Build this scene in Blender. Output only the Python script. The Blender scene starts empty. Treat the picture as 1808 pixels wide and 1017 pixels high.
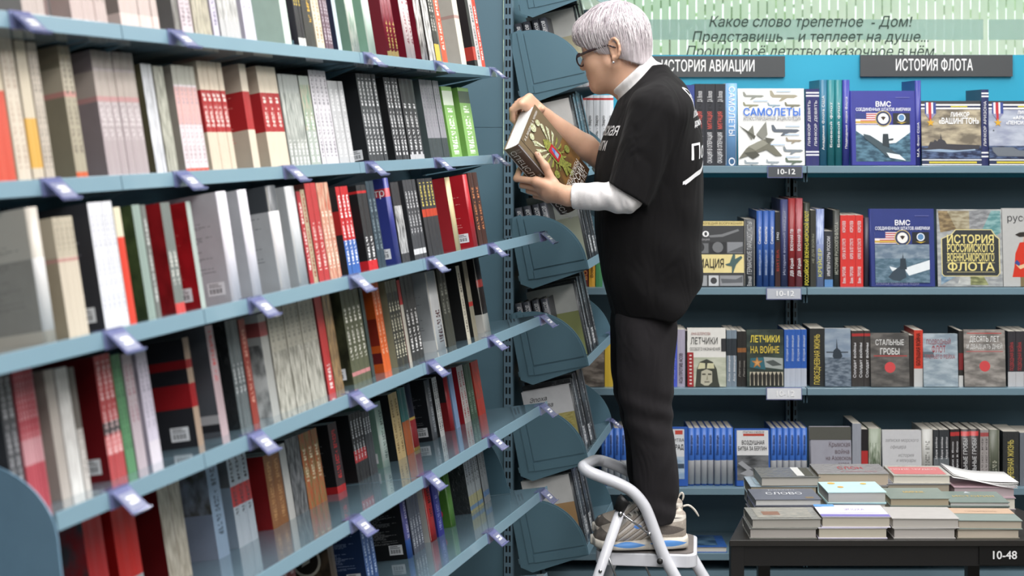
import bpy, bmesh, math, random
import numpy as np
from mathutils import Vector, Matrix
from mathutils.bvhtree import BVHTree
random.seed(7)
SC = bpy.context.scene
COL = SC.collection
# ------------------------------------------------------------------ camera
F, EYE, CX, HY = 2700.0, 1.70, 904.0, 225.0      # pixels on an 1808 x 1017 frame
cam_d = bpy.data.cameras.new('camera')
cam = bpy.data.objects.new('camera', cam_d); COL.objects.link(cam)
cam.location = (0, 0, EYE); cam.rotation_euler = (math.pi/2, 0, 0)
cam_d.sensor_width = 36; cam_d.lens = 36*F/1808; cam_d.shift_y = -(508.5-HY)/1808
cam_d.clip_start = .05; cam_d.clip_end = 200
cam_d.dof.use_dof = True; cam_d.dof.focus_distance = 4.55; cam_d.dof.aperture_fstop = 4.0
SC.camera = cam
# ------------------------------------------------------------------ light
SC.view_settings.view_transform = 'Standard'; SC.view_settings.look = 'None'
SC.view_settings.exposure = 0.0; SC.view_settings.gamma = 1.0; SC.view_settings.use_curve_mapping = False
W = bpy.data.worlds.new('daylight'); SC.world = W; W.use_nodes = True
wb = W.node_tree.nodes['Background']
wb.inputs[0].default_value = (.95, .98, 1.0, 1); wb.inputs[1].default_value = 1.9
LAMPS = [(.5, -.9, 36), (.5, .7, 36), (.5, 2.3, 36), (.5, 3.9, 36), (2.1, -.9, 30), (2.1, .7, 30), (2.1, 2.3, 32), (2.1, 3.9, 36), (1.2, 5.05, 16), (2.6, 5.05, 16)]   # x, y, watts
CEIL = 3.35
for i, (x, y, e) in enumerate(LAMPS):
    ld = bpy.data.lights.new('ceiling_lamp_light', 'AREA'); ld.shape = 'RECTANGLE'
    ld.size = .35; ld.size_y = 1.25; ld.energy = e; ld.color = (1.0, .98, .97)
    lo = bpy.data.objects.new('ceiling_lamp_light', ld); COL.objects.link(lo); lo.location = (x, y, CEIL-.075)

# ------------------------------------------------------------------ helpers
def P(px, py, Y): return Vector(((px-CX)/F*Y, Y, EYE-(py-HY)/F*Y))
def lin(h):
    if not isinstance(h, str): return tuple(h) + ((1,) if len(h) == 3 else ())
    v = [int(h[i:i+2], 16)/255 for i in (0, 2, 4)]
    return tuple((c/12.92 if c <= .04045 else ((c+.055)/1.055)**2.4) for c in v) + (1,)
def tag(o, label=None, cat=None, group=None, kind=None):
    if label: o['label'] = label
    if cat: o['category'] = cat
    if group: o['group'] = group
    if kind: o['kind'] = kind
    return o
def link(o, parent=None):
    COL.objects.link(o)
    if parent is not None: o.parent = parent
    return o
def empty(name, loc=(0, 0, 0), M=None):
    o = bpy.data.objects.new(name, None); o.empty_display_size = .05; COL.objects.link(o)
    if M is not None: o.matrix_world = M
    else: o.location = loc
    return o
def mesh_obj(name, me, parent=None, M=None):
    o = bpy.data.objects.new(name, me); link(o, parent)
    if M is not None:
        if parent is None: o.matrix_world = M
        else: o.matrix_local = M
    return o
class MB:
    """collects shapes, links them as one mesh object"""
    def __init__(s): s.v = []; s.f = []; s.m = []; s.mats = []; s.sm = []
    def mi(s, m):
        if m not in s.mats: s.mats.append(m)
        return s.mats.index(m)
    def add(s, vs, fs, m, smooth=False):
        n = len(s.v); s.v += [tuple(v) for v in vs]; k = s.mi(m)
        for f in fs: s.f.append([i+n for i in f]); s.m.append(k); s.sm.append(smooth)
    def box(s, lo, hi, m, M=None):
        x0, y0, z0 = lo; x1, y1, z1 = hi
        vs = [Vector(p) for p in ((x0,y0,z0),(x1,y0,z0),(x1,y1,z0),(x0,y1,z0),(x0,y0,z1),(x1,y0,z1),(x1,y1,z1),(x0,y1,z1))]
        if M is not None: vs = [M @ v for v in vs]
        s.add(vs, [(0,3,2,1),(4,5,6,7),(0,1,5,4),(1,2,6,5),(2,3,7,6),(3,0,4,7)], m)
    def prism(s, pts, d, m, M=None):
        """polygon in local x,y (ccw) extruded along local z from 0 to d"""
        n = len(pts)
        vs = [Vector((x, y, 0)) for x, y in pts] + [Vector((x, y, d)) for x, y in pts]
        if M is not None: vs = [M @ v for v in vs]
        fs = [tuple(range(n))[::-1], tuple(range(n, 2*n))] + [(i, (i+1) % n, n+(i+1) % n, n+i) for i in range(n)]
        s.add(vs, fs, m)
    def tube(s, path, r, m, seg=12, cap=True):
        path = [Vector(p) for p in path]; n = len(path)
        rs = r if isinstance(r, (list, tuple)) else [r]*n
        ref = None; vs = []
        for i, p in enumerate(path):
            t = (path[min(i+1, n-1)]-path[max(i-1, 0)]).normalized()
            if ref is None: ref = t.orthogonal().normalized()
            ref = (ref - t*ref.dot(t)).normalized(); b = t.cross(ref)
            for k in range(seg):
                a = 2*math.pi*k/seg; vs.append(p + (ref*math.cos(a)+b*math.sin(a))*rs[i])
        fs = [(i*seg+k, i*seg+(k+1) % seg, (i+1)*seg+(k+1) % seg, (i+1)*seg+k) for i in range(n-1) for k in range(seg)]
        if cap: fs += [tuple(range(seg))[::-1], tuple(range((n-1)*seg, n*seg))]
        s.add(vs, fs, m, True)
    def build(s, name, parent=None, M=None, bevel=0):
        me = bpy.data.meshes.new(name); me.from_pydata(s.v, [], s.f)
        for m in s.mats: me.materials.append(m)
        me.polygons.foreach_set('material_index', s.m); me.polygons.foreach_set('use_smooth', s.sm); me.update()
        o = mesh_obj(name, me, parent, M)
        if bevel:
            b = o.modifiers.new('bevel', 'BEVEL'); b.width = bevel; b.segments = 2; b.limit_method = 'ANGLE'
        return o
def bez(pts, n=8):
    """Catmull-Rom through points"""
    pts = [Vector(p) for p in pts]; out = []
    for i in range(len(pts)-1):
        a = pts[max(i-1, 0)]; b = pts[i]; c = pts[i+1]; d = pts[min(i+2, len(pts)-1)]
        for k in range(n):
            t = k/n
            out.append(.5*((2*b)+(c-a)*t+(2*a-5*b+4*c-d)*t*t+(3*b-a-3*c+d)*t**3))
    return out+[pts[-1]]

# ------------------------------------------------------------------ materials
_mc = {}
def newmat(name):
    m = bpy.data.materials.new(name); m.use_nodes = True
    nt = m.node_tree; return m, nt, nt.nodes['Principled BSDF']
def nd(nt, t, **kw):
    n = nt.nodes.new(t)
    for k, v in kw.items(): setattr(n, k, v)
    return n
def math_n(nt, op, a, b=None, c=None):
    n = nd(nt, 'ShaderNodeMath', operation=op)
    for i, x in enumerate((a, b, c)):
        if x is None: continue
        if isinstance(x, (int, float)): n.inputs[i].default_value = x
        else: nt.links.new(x, n.inputs[i])
    return n.outputs[0]
def mix_c(nt, fac, a, b):
    n = nd(nt, 'ShaderNodeMix', data_type='RGBA')
    for i, x in ((0, fac), (6, a), (7, b)):
        if isinstance(x, (int, float)): n.inputs[i].default_value = x
        elif isinstance(x, (tuple, list)): n.inputs[i].default_value = x
        else: nt.links.new(x, n.inputs[i])
    return n.outputs[2]
def paint(col, rough=.45, var=.06, bump=.0, scale=30, metal=0, spec=.5, coat=0, alpha=1, trans=0, sub=0):
    """plain coloured surface with slight procedural unevenness"""
    key = ('p', col if isinstance(col, str) else tuple(col), rough, var, bump, scale, metal, spec, coat, alpha, trans, sub)
    if key in _mc: return _mc[key]
    m, nt, b = newmat('paint'); c = lin(col)
    tc = nd(nt, 'ShaderNodeTexCoord'); nz = nd(nt, 'ShaderNodeTexNoise'); nz.inputs['Scale'].default_value = scale
    nt.links.new(tc.outputs['Object'], nz.inputs['Vector'])
    f = nz.outputs['Fac']
    k = mix_c(nt, f, tuple(x*(1-var) for x in c[:3])+(1,), tuple(min(1, x*(1+var)) for x in c[:3])+(1,))
    nt.links.new(k, b.inputs['Base Color'])
    b.inputs['Roughness'].default_value = rough; b.inputs['Metallic'].default_value = metal
    b.inputs['Specular IOR Level'].default_value = spec; b.inputs['Coat Weight'].default_value = coat
    b.inputs['Alpha'].default_value = alpha; b.inputs['Transmission Weight'].default_value = trans
    if sub:
        b.inputs['Subsurface Weight'].default_value = sub; b.inputs['Subsurface Radius'].default_value = (.012, .005, .003); b.inputs['Subsurface Scale'].default_value = 1
    if bump:
        bn = nd(nt, 'ShaderNodeBump'); bn.inputs['Strength'].default_value = bump; bn.inputs['Distance'].default_value = .002
        nt.links.new(f, bn.inputs['Height']); nt.links.new(bn.outputs[0], b.inputs['Normal'])
    _mc[key] = m; return m
def book_mat(base, bands=(), text=None, lines=None, pic=None, wrap=False, rough=.38):
    """printed cover.  bands: (v0, v1, colour); text: (colour, v0, v1, u0, u1, cells along v, cells along u) = small running lettering;
    lines: (colour, u0, v0, u1, v1) = block of printed lines; pic: (u0, v0, u1, v1, c1, c2, scale) = mottled picture"""
    key = ('b', base, tuple(bands), text, lines, pic, wrap, rough)
    if key in _mc: return _mc[key]
    m, nt, b = newmat('printed_cover')
    uv = nd(nt, 'ShaderNodeUVMap'); uv.uv_map = 'uv'
    sp = nd(nt, 'ShaderNodeSeparateXYZ'); nt.links.new(uv.outputs[0], sp.inputs[0]); u, v = sp.outputs[0], sp.outputs[1]
    oi = nd(nt, 'ShaderNodeObjectInfo')
    def inside(x, a, c): return math_n(nt, 'MULTIPLY', math_n(nt, 'GREATER_THAN', x, a), math_n(nt, 'LESS_THAN', x, c))
    nz = nd(nt, 'ShaderNodeTexNoise'); nz.inputs['Scale'].default_value = 6; nt.links.new(uv.outputs[0], nz.inputs['Vector'])
    c = lin(base)
    col = mix_c(nt, nz.outputs['Fac'], tuple(x*.9 for x in c[:3])+(1,), tuple(min(1, x*1.1) for x in c[:3])+(1,))
    if pic:
        p = nd(nt, 'ShaderNodeTexNoise'); p.inputs['Scale'].default_value = pic[6]; p.inputs['Detail'].default_value = 5; p.noise_dimensions = '4D'
        nt.links.new(uv.outputs[0], p.inputs['Vector']); nt.links.new(math_n(nt, 'MULTIPLY', oi.outputs['Random'], 30), p.inputs['W'])
        r = nd(nt, 'ShaderNodeMapRange'); nt.links.new(p.outputs['Fac'], r.inputs[0]); r.inputs[1].default_value = .38; r.inputs[2].default_value = .62
        pc = mix_c(nt, r.outputs[0], lin(pic[4]), lin(pic[5]))
        col = mix_c(nt, math_n(nt, 'MULTIPLY', inside(u, pic[0], pic[2]), inside(v, pic[1], pic[3])), col, pc)
    for v0, v1, bc in bands: col = mix_c(nt, inside(v, v0, v1), col, lin(bc))
    if text:
        tc, v0, v1, u0, u1, nv, nu = text
        cv = nd(nt, 'ShaderNodeCombineXYZ')
        nt.links.new(math_n(nt, 'FLOOR', math_n(nt, 'MULTIPLY', v, nv)), cv.inputs[1]); nt.links.new(math_n(nt, 'FLOOR', math_n(nt, 'MULTIPLY', u, nu)), cv.inputs[0])
        wn = nd(nt, 'ShaderNodeTexWhiteNoise', noise_dimensions='3D'); nt.links.new(cv.outputs[0], wn.inputs['Vector'])
        fr = math_n(nt, 'FRACT', math_n(nt, 'MULTIPLY', v, nv/3)); gl = math_n(nt, 'LESS_THAN', fr, .8)
        w2 = nd(nt, 'ShaderNodeTexNoise', noise_dimensions='1D'); w2.inputs['Scale'].default_value = 9; nt.links.new(v, w2.inputs['W'])
        f = math_n(nt, 'MULTIPLY', math_n(nt, 'GREATER_THAN', wn.outputs['Value'], .38), gl)
        f = math_n(nt, 'MULTIPLY', f, math_n(nt, 'GREATER_THAN', w2.outputs['Fac'], .40))
        f = math_n(nt, 'MULTIPLY', f, math_n(nt, 'MULTIPLY', inside(u, u0, u1), inside(v, v0, v1)))
        col = mix_c(nt, f, col, lin(tc))
    if lines:
        lc, u0, v0, u1, v1 = lines
        row = math_n(nt, 'MULTIPLY', v, 62); rf = math_n(nt, 'FLOOR', row)
        on = math_n(nt, 'LESS_THAN', math_n(nt, 'FRACT', row), .5)
        wr = nd(nt, 'ShaderNodeTexWhiteNoise', noise_dimensions='1D'); nt.links.new(rf, wr.inputs['W'])
        wd = math_n(nt, 'ADD', u0, math_n(nt, 'MULTIPLY', math_n(nt, 'SQRT', wr.outputs['Value']), u1-u0))
        cv = nd(nt, 'ShaderNodeCombineXYZ'); nt.links.new(rf, cv.inputs[1]); nt.links.new(math_n(nt, 'FLOOR', math_n(nt, 'MULTIPLY', u, 55)), cv.inputs[0])
        wn = nd(nt, 'ShaderNodeTexWhiteNoise', noise_dimensions='3D'); nt.links.new(cv.outputs[0], wn.inputs['Vector'])
        f = math_n(nt, 'MULTIPLY', on, math_n(nt, 'GREATER_THAN', wn.outputs['Value'], .22))
        f = math_n(nt, 'MULTIPLY', f, math_n(nt, 'MULTIPLY', math_n(nt, 'MULTIPLY', math_n(nt, 'GREATER_THAN', u, u0), math_n(nt, 'LESS_THAN', u, wd)), inside(v, v0, v1)))
        w3 = nd(nt, 'ShaderNodeTexNoise', noise_dimensions='1D'); w3.inputs['Scale'].default_value = 7; nt.links.new(v, w3.inputs['W'])
        f = math_n(nt, 'MULTIPLY', f, math_n(nt, 'GREATER_THAN', w3.outputs['Fac'], .42))
        col = mix_c(nt, math_n(nt, 'MULTIPLY', f, .9), col, lin(lc))
    nt.links.new(col, b.inputs['Base Color']); b.inputs['Roughness'].default_value = rough
    if wrap:
        b.inputs['Coat Weight'].default_value = 1; b.inputs['Coat Roughness'].default_value = .08
        wz = nd(nt, 'ShaderNodeTexNoise'); wz.inputs['Scale'].default_value = 9; wz.inputs['Detail'].default_value = 4; wz.inputs['Distortion'].default_value = 1.5
        nt.links.new(uv.outputs[0], wz.inputs['Vector'])
        bn = nd(nt, 'ShaderNodeBump'); bn.inputs['Strength'].default_value = .6; bn.inputs['Distance'].default_value = .01
        nt.links.new(wz.outputs['Fac'], bn.inputs['Height']); nt.links.new(bn.outputs[0], b.inputs['Coat Normal'])
    _mc[key] = m; return m
def page_mat(col='e6e0d4'):
    key = ('pg', col)
    if key in _mc: return _mc[key]
    m, nt, b = newmat('paper_edges'); c = lin(col)
    tc = nd(nt, 'ShaderNodeTexCoord'); sp = nd(nt, 'ShaderNodeSeparateXYZ'); nt.links.new(tc.outputs['Object'], sp.inputs[0])
    nz = nd(nt, 'ShaderNodeTexNoise', noise_dimensions='1D'); nz.inputs['Scale'].default_value = 900; nt.links.new(sp.outputs[0], nz.inputs['W'])
    nt.links.new(mix_c(nt, nz.outputs['Fac'], tuple(x*.75 for x in c[:3])+(1,), c), b.inputs['Base Color']); b.inputs['Roughness'].default_value = .9
    _mc[key] = m; return m
def steel(col='6f8996', rough=.35, coat=.3):
    return paint(col, rough=rough, var=.03, scale=8, coat=coat)
STEEL = steel()
BOARD = paint('6f8996', rough=.16, var=.03, scale=8, coat=1.0)          # shelf boards: glossy enamel
def slot_mat(col):
    """perforated upright: two columns of dark slots"""
    key = ('slot', col)
    if key in _mc: return _mc[key]
    m, nt, b = newmat('slotted_post'); c = lin(col)
    tc = nd(nt, 'ShaderNodeTexCoord'); sp = nd(nt, 'ShaderNodeSeparateXYZ'); nt.links.new(tc.outputs['Object'], sp.inputs[0])
    fx = math_n(nt, 'ABSOLUTE', math_n(nt, 'SUBTRACT', math_n(nt, 'ABSOLUTE', sp.outputs[0]), .0055)); sx = math_n(nt, 'LESS_THAN', fx, .003)
    fz = math_n(nt, 'FRACT', math_n(nt, 'MULTIPLY', sp.outputs[2], 1/.0345)); sz = math_n(nt, 'LESS_THAN', fz, .62)
    f = math_n(nt, 'MULTIPLY', sx, sz)
    nt.links.new(mix_c(nt, f, c, (.004, .005, .006, 1)), b.inputs['Base Color']); b.inputs['Roughness'].default_value = .4
    _mc[key] = m; return m

# ------------------------------------------------------------------ lettering and printed artwork
def fill_outlines(wire):
    """fills letter outlines contour by contour, so that overlapping contours of one letter add up"""
    nb = {}
    for e in wire.edges:
        a, b = e.vertices; nb.setdefault(a, []).append(b); nb.setdefault(b, []).append(a)
    seen = set(); loops = []
    for e in wire.edges:                       # follow the stored edge direction
        a, b = e.vertices
        if a in seen: continue
        lp = [a]; seen.add(a); prev, cur = a, b
        while cur not in seen:
            lp.append(cur); seen.add(cur); n = [q for q in nb[cur] if q != prev]; 
            if not n: break
            prev, cur = cur, n[0]
        if len(lp) > 2: loops.append([wire.vertices[i].co.copy() for i in lp])
    area = lambda p: sum(p[i].x*p[(i+1) % len(p)].y-p[(i+1) % len(p)].x*p[i].y for i in range(len(p)))/2
    def inside(pt, p):
        c = False
        for i in range(len(p)):
            a, b = p[i], p[i-1]
            if (a.y > pt.y) != (b.y > pt.y) and pt.x < (b.x-a.x)*(pt.y-a.y)/(b.y-a.y)+a.x: c = not c
        return c
    ar = [area(p) for p in loops]; mb = MB()
    if not loops: return bpy.data.meshes.new('lettering')
    holes = {}; par = {}
    for i, p in enumerate(loops):
        c = [o for o in range(len(loops)) if o != i and abs(ar[o]) > abs(ar[i]) and sum(inside(q, loops[o]) for q in p) > .93*len(p)]
        c = min(c, key=lambda o: abs(ar[o])) if c else None
        if c is not None and ar[c]*ar[i] < 0: par[i] = c
    outs = [i for i in range(len(loops)) if i not in par]; holes = {i: [j for j in par if par[j] == i] for i in outs}
    from mathutils.geometry import delaunay_2d_cdt
    V, Fc = [], []
    for o in outs:
        polys = [loops[o]]+[loops[i] for i in holes[o]]; pts = []; ed = []
        for p in polys:
            n = len(pts); pts += [v.to_2d() for v in p]; ed += [(n+i, n+(i+1) % len(p)) for i in range(len(p))]
        vs, es, fs = delaunay_2d_cdt(pts, ed, [], 0, 1e-7)[:3]
        n = len(V); V += [(v.x, v.y, (o % 3)*.00006) for v in vs]
        segs = [(p[i-1], p[i]) for p in polys for i in range(len(p))]
        for f in fs:
            c = sum((vs[i] for i in f), Vector((0, 0)))/len(f); w = 0
            for p, q in segs:
                if (p.y > c.y) != (q.y > c.y) and c.x < (q.x-p.x)*(c.y-p.y)/(q.y-p.y)+p.x: w += 1 if q.y > p.y else -1
            if w: Fc.append([n+i for i in f])
    me = bpy.data.meshes.new('lettering'); me.from_pydata(V, [], Fc); me.update(); return me
def text_mesh(body, size, mat, width=1.0, shear=0.0, bold=.0, align='CENTER', spacing=1.0, extrude=0):
    cu = bpy.data.curves.new('lettering', 'FONT'); cu.body = body; cu.size = size; cu.align_x = align; cu.align_y = 'CENTER'
    cu.shear = shear; cu.resolution_u = 3; cu.space_character = spacing; cu.space_line = .82; cu.fill_mode = 'NONE'
    o = bpy.data.objects.new('lettering', cu); COL.objects.link(o)
    dg = bpy.context.evaluated_depsgraph_get(); dg.update()
    wire = bpy.data.meshes.new_from_object(o.evaluated_get(dg)); bpy.data.objects.remove(o); bpy.data.curves.remove(cu)
    me = fill_outlines(wire); bpy.data.meshes.remove(wire)
    if bold:
        bm = bmesh.new(); b = bold*size
        for q_, (dx, dy) in enumerate(((-b, 0), (b, 0), (0, b), (0, -b))):
            m2 = me.copy(); m2.transform(Matrix.Translation((dx, dy, q_*.00012))); bm.from_mesh(m2); bpy.data.meshes.remove(m2)
        bm.to_mesh(me); bm.free()
    me.materials.clear(); me.materials.append(mat)
    if width != 1: me.transform(Matrix.Diagonal((width, 1, 1, 1)))
    return me
def frame(o, ux, uy):
    ux = Vector(ux).normalized(); uy = Vector(uy).normalized(); n = ux.cross(uy)
    return Matrix((( ux.x, uy.x, n.x, o[0]), (ux.y, uy.y, n.y, o[1]), (ux.z, uy.z, n.z, o[2]), (0, 0, 0, 1)))
def ink(c, rough=.4): return paint(c, rough=rough, var=.05, scale=60)
def sea(c1, c2, scale=40):
    key = ('sea', c1, c2, scale)
    if key in _mc: return _mc[key]
    m, nt, b = newmat('painted_water'); tc = nd(nt, 'ShaderNodeTexCoord')
    mp = nd(nt, 'ShaderNodeMapping'); mp.inputs['Scale'].default_value = (1, 2.6, 2.6); nt.links.new(tc.outputs['Object'], mp.inputs[0])
    nz = nd(nt, 'ShaderNodeTexNoise'); nz.inputs['Scale'].default_value = scale; nz.inputs['Detail'].default_value = 4; nt.links.new(mp.outputs[0], nz.inputs['Vector'])
    r = nd(nt, 'ShaderNodeMapRange'); nt.links.new(nz.outputs['Fac'], r.inputs[0]); r.inputs[1].default_value = .4; r.inputs[2].default_value = .62
    nt.links.new(mix_c(nt, r.outputs[0], lin(c1), lin(c2)), b.inputs['Base Color']); b.inputs['Roughness'].default_value = .35
    _mc[key] = m; return m
def art(parent, Mf, w, h, items, name='cover_art'):
    """flat printed artwork on a cover; items in fractions of w,h.  one mesh for pictures, one for lettering"""
    mb = MB(); z = .0006; texts = []
    for it in items:
        k = it[0]
        mat = it[-1] if not isinstance(it[-1], str) else ink(it[-1])
        if k == 'rect':
            x0, y0, x1, y1 = it[1:5]; pts = [(x0, y0), (x1, y0), (x1, y1), (x0, y1)]
        elif k == 'circ':
            cx, cy, r = it[1:4]; pts = [(cx+r/w*math.cos(a*math.pi/10), cy+r/h*math.sin(a*math.pi/10)) for a in range(20)]
        elif k == 'star':
            cx, cy, r = it[1:4]; pts = [(cx+(r if a % 2 == 0 else r*.42)/w*math.sin(a*math.pi/5), cy+(r if a % 2 == 0 else r*.42)/h*math.cos(a*math.pi/5)) for a in range(10)][::-1]
        elif k == 'poly': pts = it[1]
        elif k == 'text':
            # ('text', body, x, y, size(m), mat, opts)
            opts = it[5] if isinstance(it[5], dict) else {}
            texts.append((it[1], it[2], it[3], it[4], opts, mat)); continue
        z += .00012
        mb.add([(x*w, y*h, z) for x, y in pts], [tuple(range(len(pts)))], mat)
    out = []
    if mb.v: out.append(mb.build(name, parent, Mf))
    if texts:
        bm = bmesh.new(); mats = []
        for body, x, y, size, o, mat in texts:
            o = dict(o); rot = o.pop('rot', 0); fit = o.pop('fit', None)
            me = text_mesh(body, size, mat, **o)
            if fit:
                xs = [v.co.x for v in me.vertices]; 
                if xs: k = fit*w/(max(xs)-min(xs)); me.transform(Matrix.Diagonal((k, 1, 1, 1)))
            me.transform(Matrix.Translation((x*w, y*h, z+.0004)) @ Matrix.Rotation(rot, 4, 'Z'))
            if mat not in mats: mats.append(mat)
            for p in me.polygons: p.material_index = mats.index(mat)
            bm.from_mesh(me); bpy.data.meshes.remove(me)
        me = bpy.data.meshes.new('lettering'); bm.to_mesh(me); bm.free()
        for m in mats: me.materials.append(m)
        out.append(mesh_obj('lettering', me, parent, Mf))
    return out

# ------------------------------------------------------------------ books
def book_mesh(t, w, h, hard, spine_m, cover_m, edge_m=None):
    """local x = thickness, y = depth from the spine, z = height"""
    b = .0022 if hard else .0009; e = min(.006, t*.28) if hard else min(.0012, t*.2)
    n = 7 if hard else 3
    arc = [(t*i/(n-1), e*(1-math.sqrt(max(0, 1-(2*i/(n-1)-1)**2)))) for i in range(n)]
    outer = [(0, w)]+arc+[(t, w)]
    inner = [(b, w)] + [(min(max(x, b), t-b), y+b) for x, y in arc] + [(t-b, w)]
    bm = bmesh.new(); k = len(outer); uvl = bm.loops.layers.uv.new('uv')
    ob = [bm.verts.new((x, y, 0)) for x, y in outer]; ot = [bm.verts.new((x, y, h)) for x, y in outer]
    ib = [bm.verts.new((x, y, 0)) for x, y in inner]; it = [bm.verts.new((x, y, h)) for x, y in inner]
    def face(vs, mi, uvf, sm=False):
        try: f = bm.faces.new(vs)
        except ValueError: return
        f.material_index = mi; f.smooth = sm
        for l in f.loops: l[uvl].uv = uvf(l.vert.co)
    us = lambda c: (c.x/t, c.z/h); ub = lambda c: (1-c.y/w, c.z/h); uf = lambda c: (c.y/w, c.z/h)
    for i in range(k-1):
        mi, fn = (1, ub) if i == 0 else (1, uf) if i == k-2 else (0, us)
        face((ob[i], ob[i+1], ot[i+1], ot[i]), mi, fn, hard and 0 < i < k-2)
        face((ib[i+1], ib[i], it[i], it[i+1]), 1, fn)
        face((ot[i], ot[i+1], it[i+1], it[i]), 1, fn); face((ob[i+1], ob[i], ib[i], ib[i+1]), 1, fn)
    for i in (0, k-1): face((ob[i], ot[i], it[i], ib[i]), 1, ub)
    bmesh.ops.recalc_face_normals(bm, faces=bm.faces[:])
    me = bpy.data.meshes.new('book_case'); bm.to_mesh(me); bm.free()
    me.materials.append(spine_m); me.materials.append(cover_m)
    return me
def page_mesh(t, w, h, hard, m):
    b = .0023 if hard else .001; i = .003 if hard else .0004
    mb = MB(); mb.box((b, (.004 if hard else .0016), i), (t-b, w-i, h-i), m)
    me = bpy.data.meshes.new('page_block'); me.from_pydata(mb.v, [], mb.f); me.materials.append(m); me.update(); return me
ORD = ['first', 'second', 'third', 'fourth', 'fifth', 'sixth', 'seventh', 'eighth', 'ninth', 'tenth', 'eleventh', 'twelfth']
NUM = ['zero', 'one', 'two', 'three', 'four', 'five', 'six', 'seven', 'eight', 'nine', 'ten', 'eleven', 'twelve']
STICK = paint('e8e8ea', rough=.5); BAR = ink('26262a')
_sticker = None
def sticker_mesh():
    global _sticker
    if _sticker is None:
        mb = MB(); mb.box((0, 0, 0), (.036, .024, .0004), STICK)
        for i in range(11): mb.box((.005+i*.0024, .004, .0004), (.005+i*.0024+.0007+.0008*(i % 3 == 0), .013, .0006), BAR)
        for j in range(2): mb.box((.004, .016+j*.004, .0004), (.030-.006*j, .0175+j*.004, .0006), BAR)
        o = mb.build('barcode_sticker'); _sticker = o.data; bpy.data.objects.remove(o)
    return _sticker
def parse(style):
    d = dict(hard=False, wrap=False, sticker=False, bands=[], cbands=[], text=None, lines=None, pic=None, cpic=None, pages='e2dccf', w=None)
    for tk in style.split():
        k, _, a = tk.partition(':'); a = a.split(',') if a else []
        if k == 'H': d['hard'] = True
        elif k == 'W': d['wrap'] = True
        elif k == 'S': d['sticker'] = True
        elif k == 'B': d['bands'].append((float(a[0]), float(a[1]), a[2]))
        elif k == 'K': d['cbands'].append((float(a[0]), float(a[1]), a[2]))
        elif k == 'BK': d['bands'].append((float(a[0]), float(a[1]), a[2])); d['cbands'].append((float(a[0]), float(a[1]), a[2]))
        elif k == 'T': d['text'] = (a[0], float(a[1]) if len(a) > 1 else .12, float(a[2]) if len(a) > 2 else .88, float(a[3]) if len(a) > 3 else .3, float(a[4]) if len(a) > 4 else .7, 75, 7)
        elif k == 'L': d['lines'] = (a[0], .1, .25, .85, .85)
        elif k == 'Q': d['pic'] = (0, float(a[2]) if len(a) > 2 else 0, 1, float(a[3]) if len(a) > 3 else 1, a[0], a[1], 7)
        elif k == 'CQ': d['cpic'] = (0, float(a[2]) if len(a) > 2 else 0, 1, float(a[3]) if len(a) > 3 else 1, a[0], a[1], 5)
        elif k == 'PG': d['pages'] = a[0]
        elif k == 'w': d['w'] = float(a[0])
    return d
def make_book(name, t, w, h, sc, cc, d):
    """prototype: case (the thing) with its page block and, where the photo shows one, a barcode sticker"""
    sm = book_mat(sc, tuple(d['bands']), d['text'], None, d['pic'], d['wrap'])
    cm = book_mat(cc, tuple(d['cbands']), None, d['lines'], d['cpic'], d['wrap'])
    o = mesh_obj(name, book_mesh(t, w, h, d['hard'], sm, cm))
    mesh_obj('page_block', page_mesh(t, w, h, d['hard'], page_mat(d['pages'])), o)
    if d['sticker']:
        mesh_obj('barcode_sticker', sticker_mesh(), o, frame((0, .052, .012), (0, -1, 0), (0, 0, 1)) @ Matrix.Translation((0, 0, .0003)))
    return o
def copy_tree(o, parent=None):
    c = o.copy(); COL.objects.link(c)
    if parent is not None: c.parent = parent
    for ch in o.children: copy_tree(ch, c)
    return c
_labels = {}
def book_label(o, label, cat='book', group=None):
    if label in _labels: print('DUP LABEL', label)
    _labels[label] = 1; tag(o, label, cat, group)
# ================================================================== the room
def struct(mb, name, parent=None, M=None, bevel=0):
    o = mb.build(name, parent, M, bevel); 
    if parent is None: o['kind'] = 'structure'
    return o
mb = MB(); mb.box((-3, -2.5, -.1), (4.5, 6.2, 0), paint('54524f', rough=.35, scale=6)); struct(mb, 'floor')
mb = MB(); mb.box((-3, -2.5, CEIL), (4.5, 6.5, CEIL+.1), paint('d8d8d8', rough=.9)); struct(mb, 'ceiling')
WY = 6.20
wallm = paint('8f9492', rough=.9)
mb = MB(); mb.box((-3, WY, 0), (4.5, WY+.12, 1.55), wallm); mb.box((-3, WY, 3.05), (4.5, WY+.12, CEIL), wallm)
mb.box((-3, WY, 1.55), (-1.2, WY+.12, 3.05), wallm); mb.box((3.6, WY, 1.55), (4.5, WY+.12, 3.05), wallm); struct(mb, 'wall_back')
mb = MB(); mb.box((-3.1, -2.5, 0), (-3, 6.2, CEIL), wallm); struct(mb, 'wall_left')
mb = MB(); mb.box((4.5, -2.5, 0), (4.6, 6.2, CEIL), wallm); struct(mb, 'wall_right')
mb = MB(); mb.box((-3.1, -2.6, 0), (4.6, -2.5, CEIL), wallm); struct(mb, 'wall_front')
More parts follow.
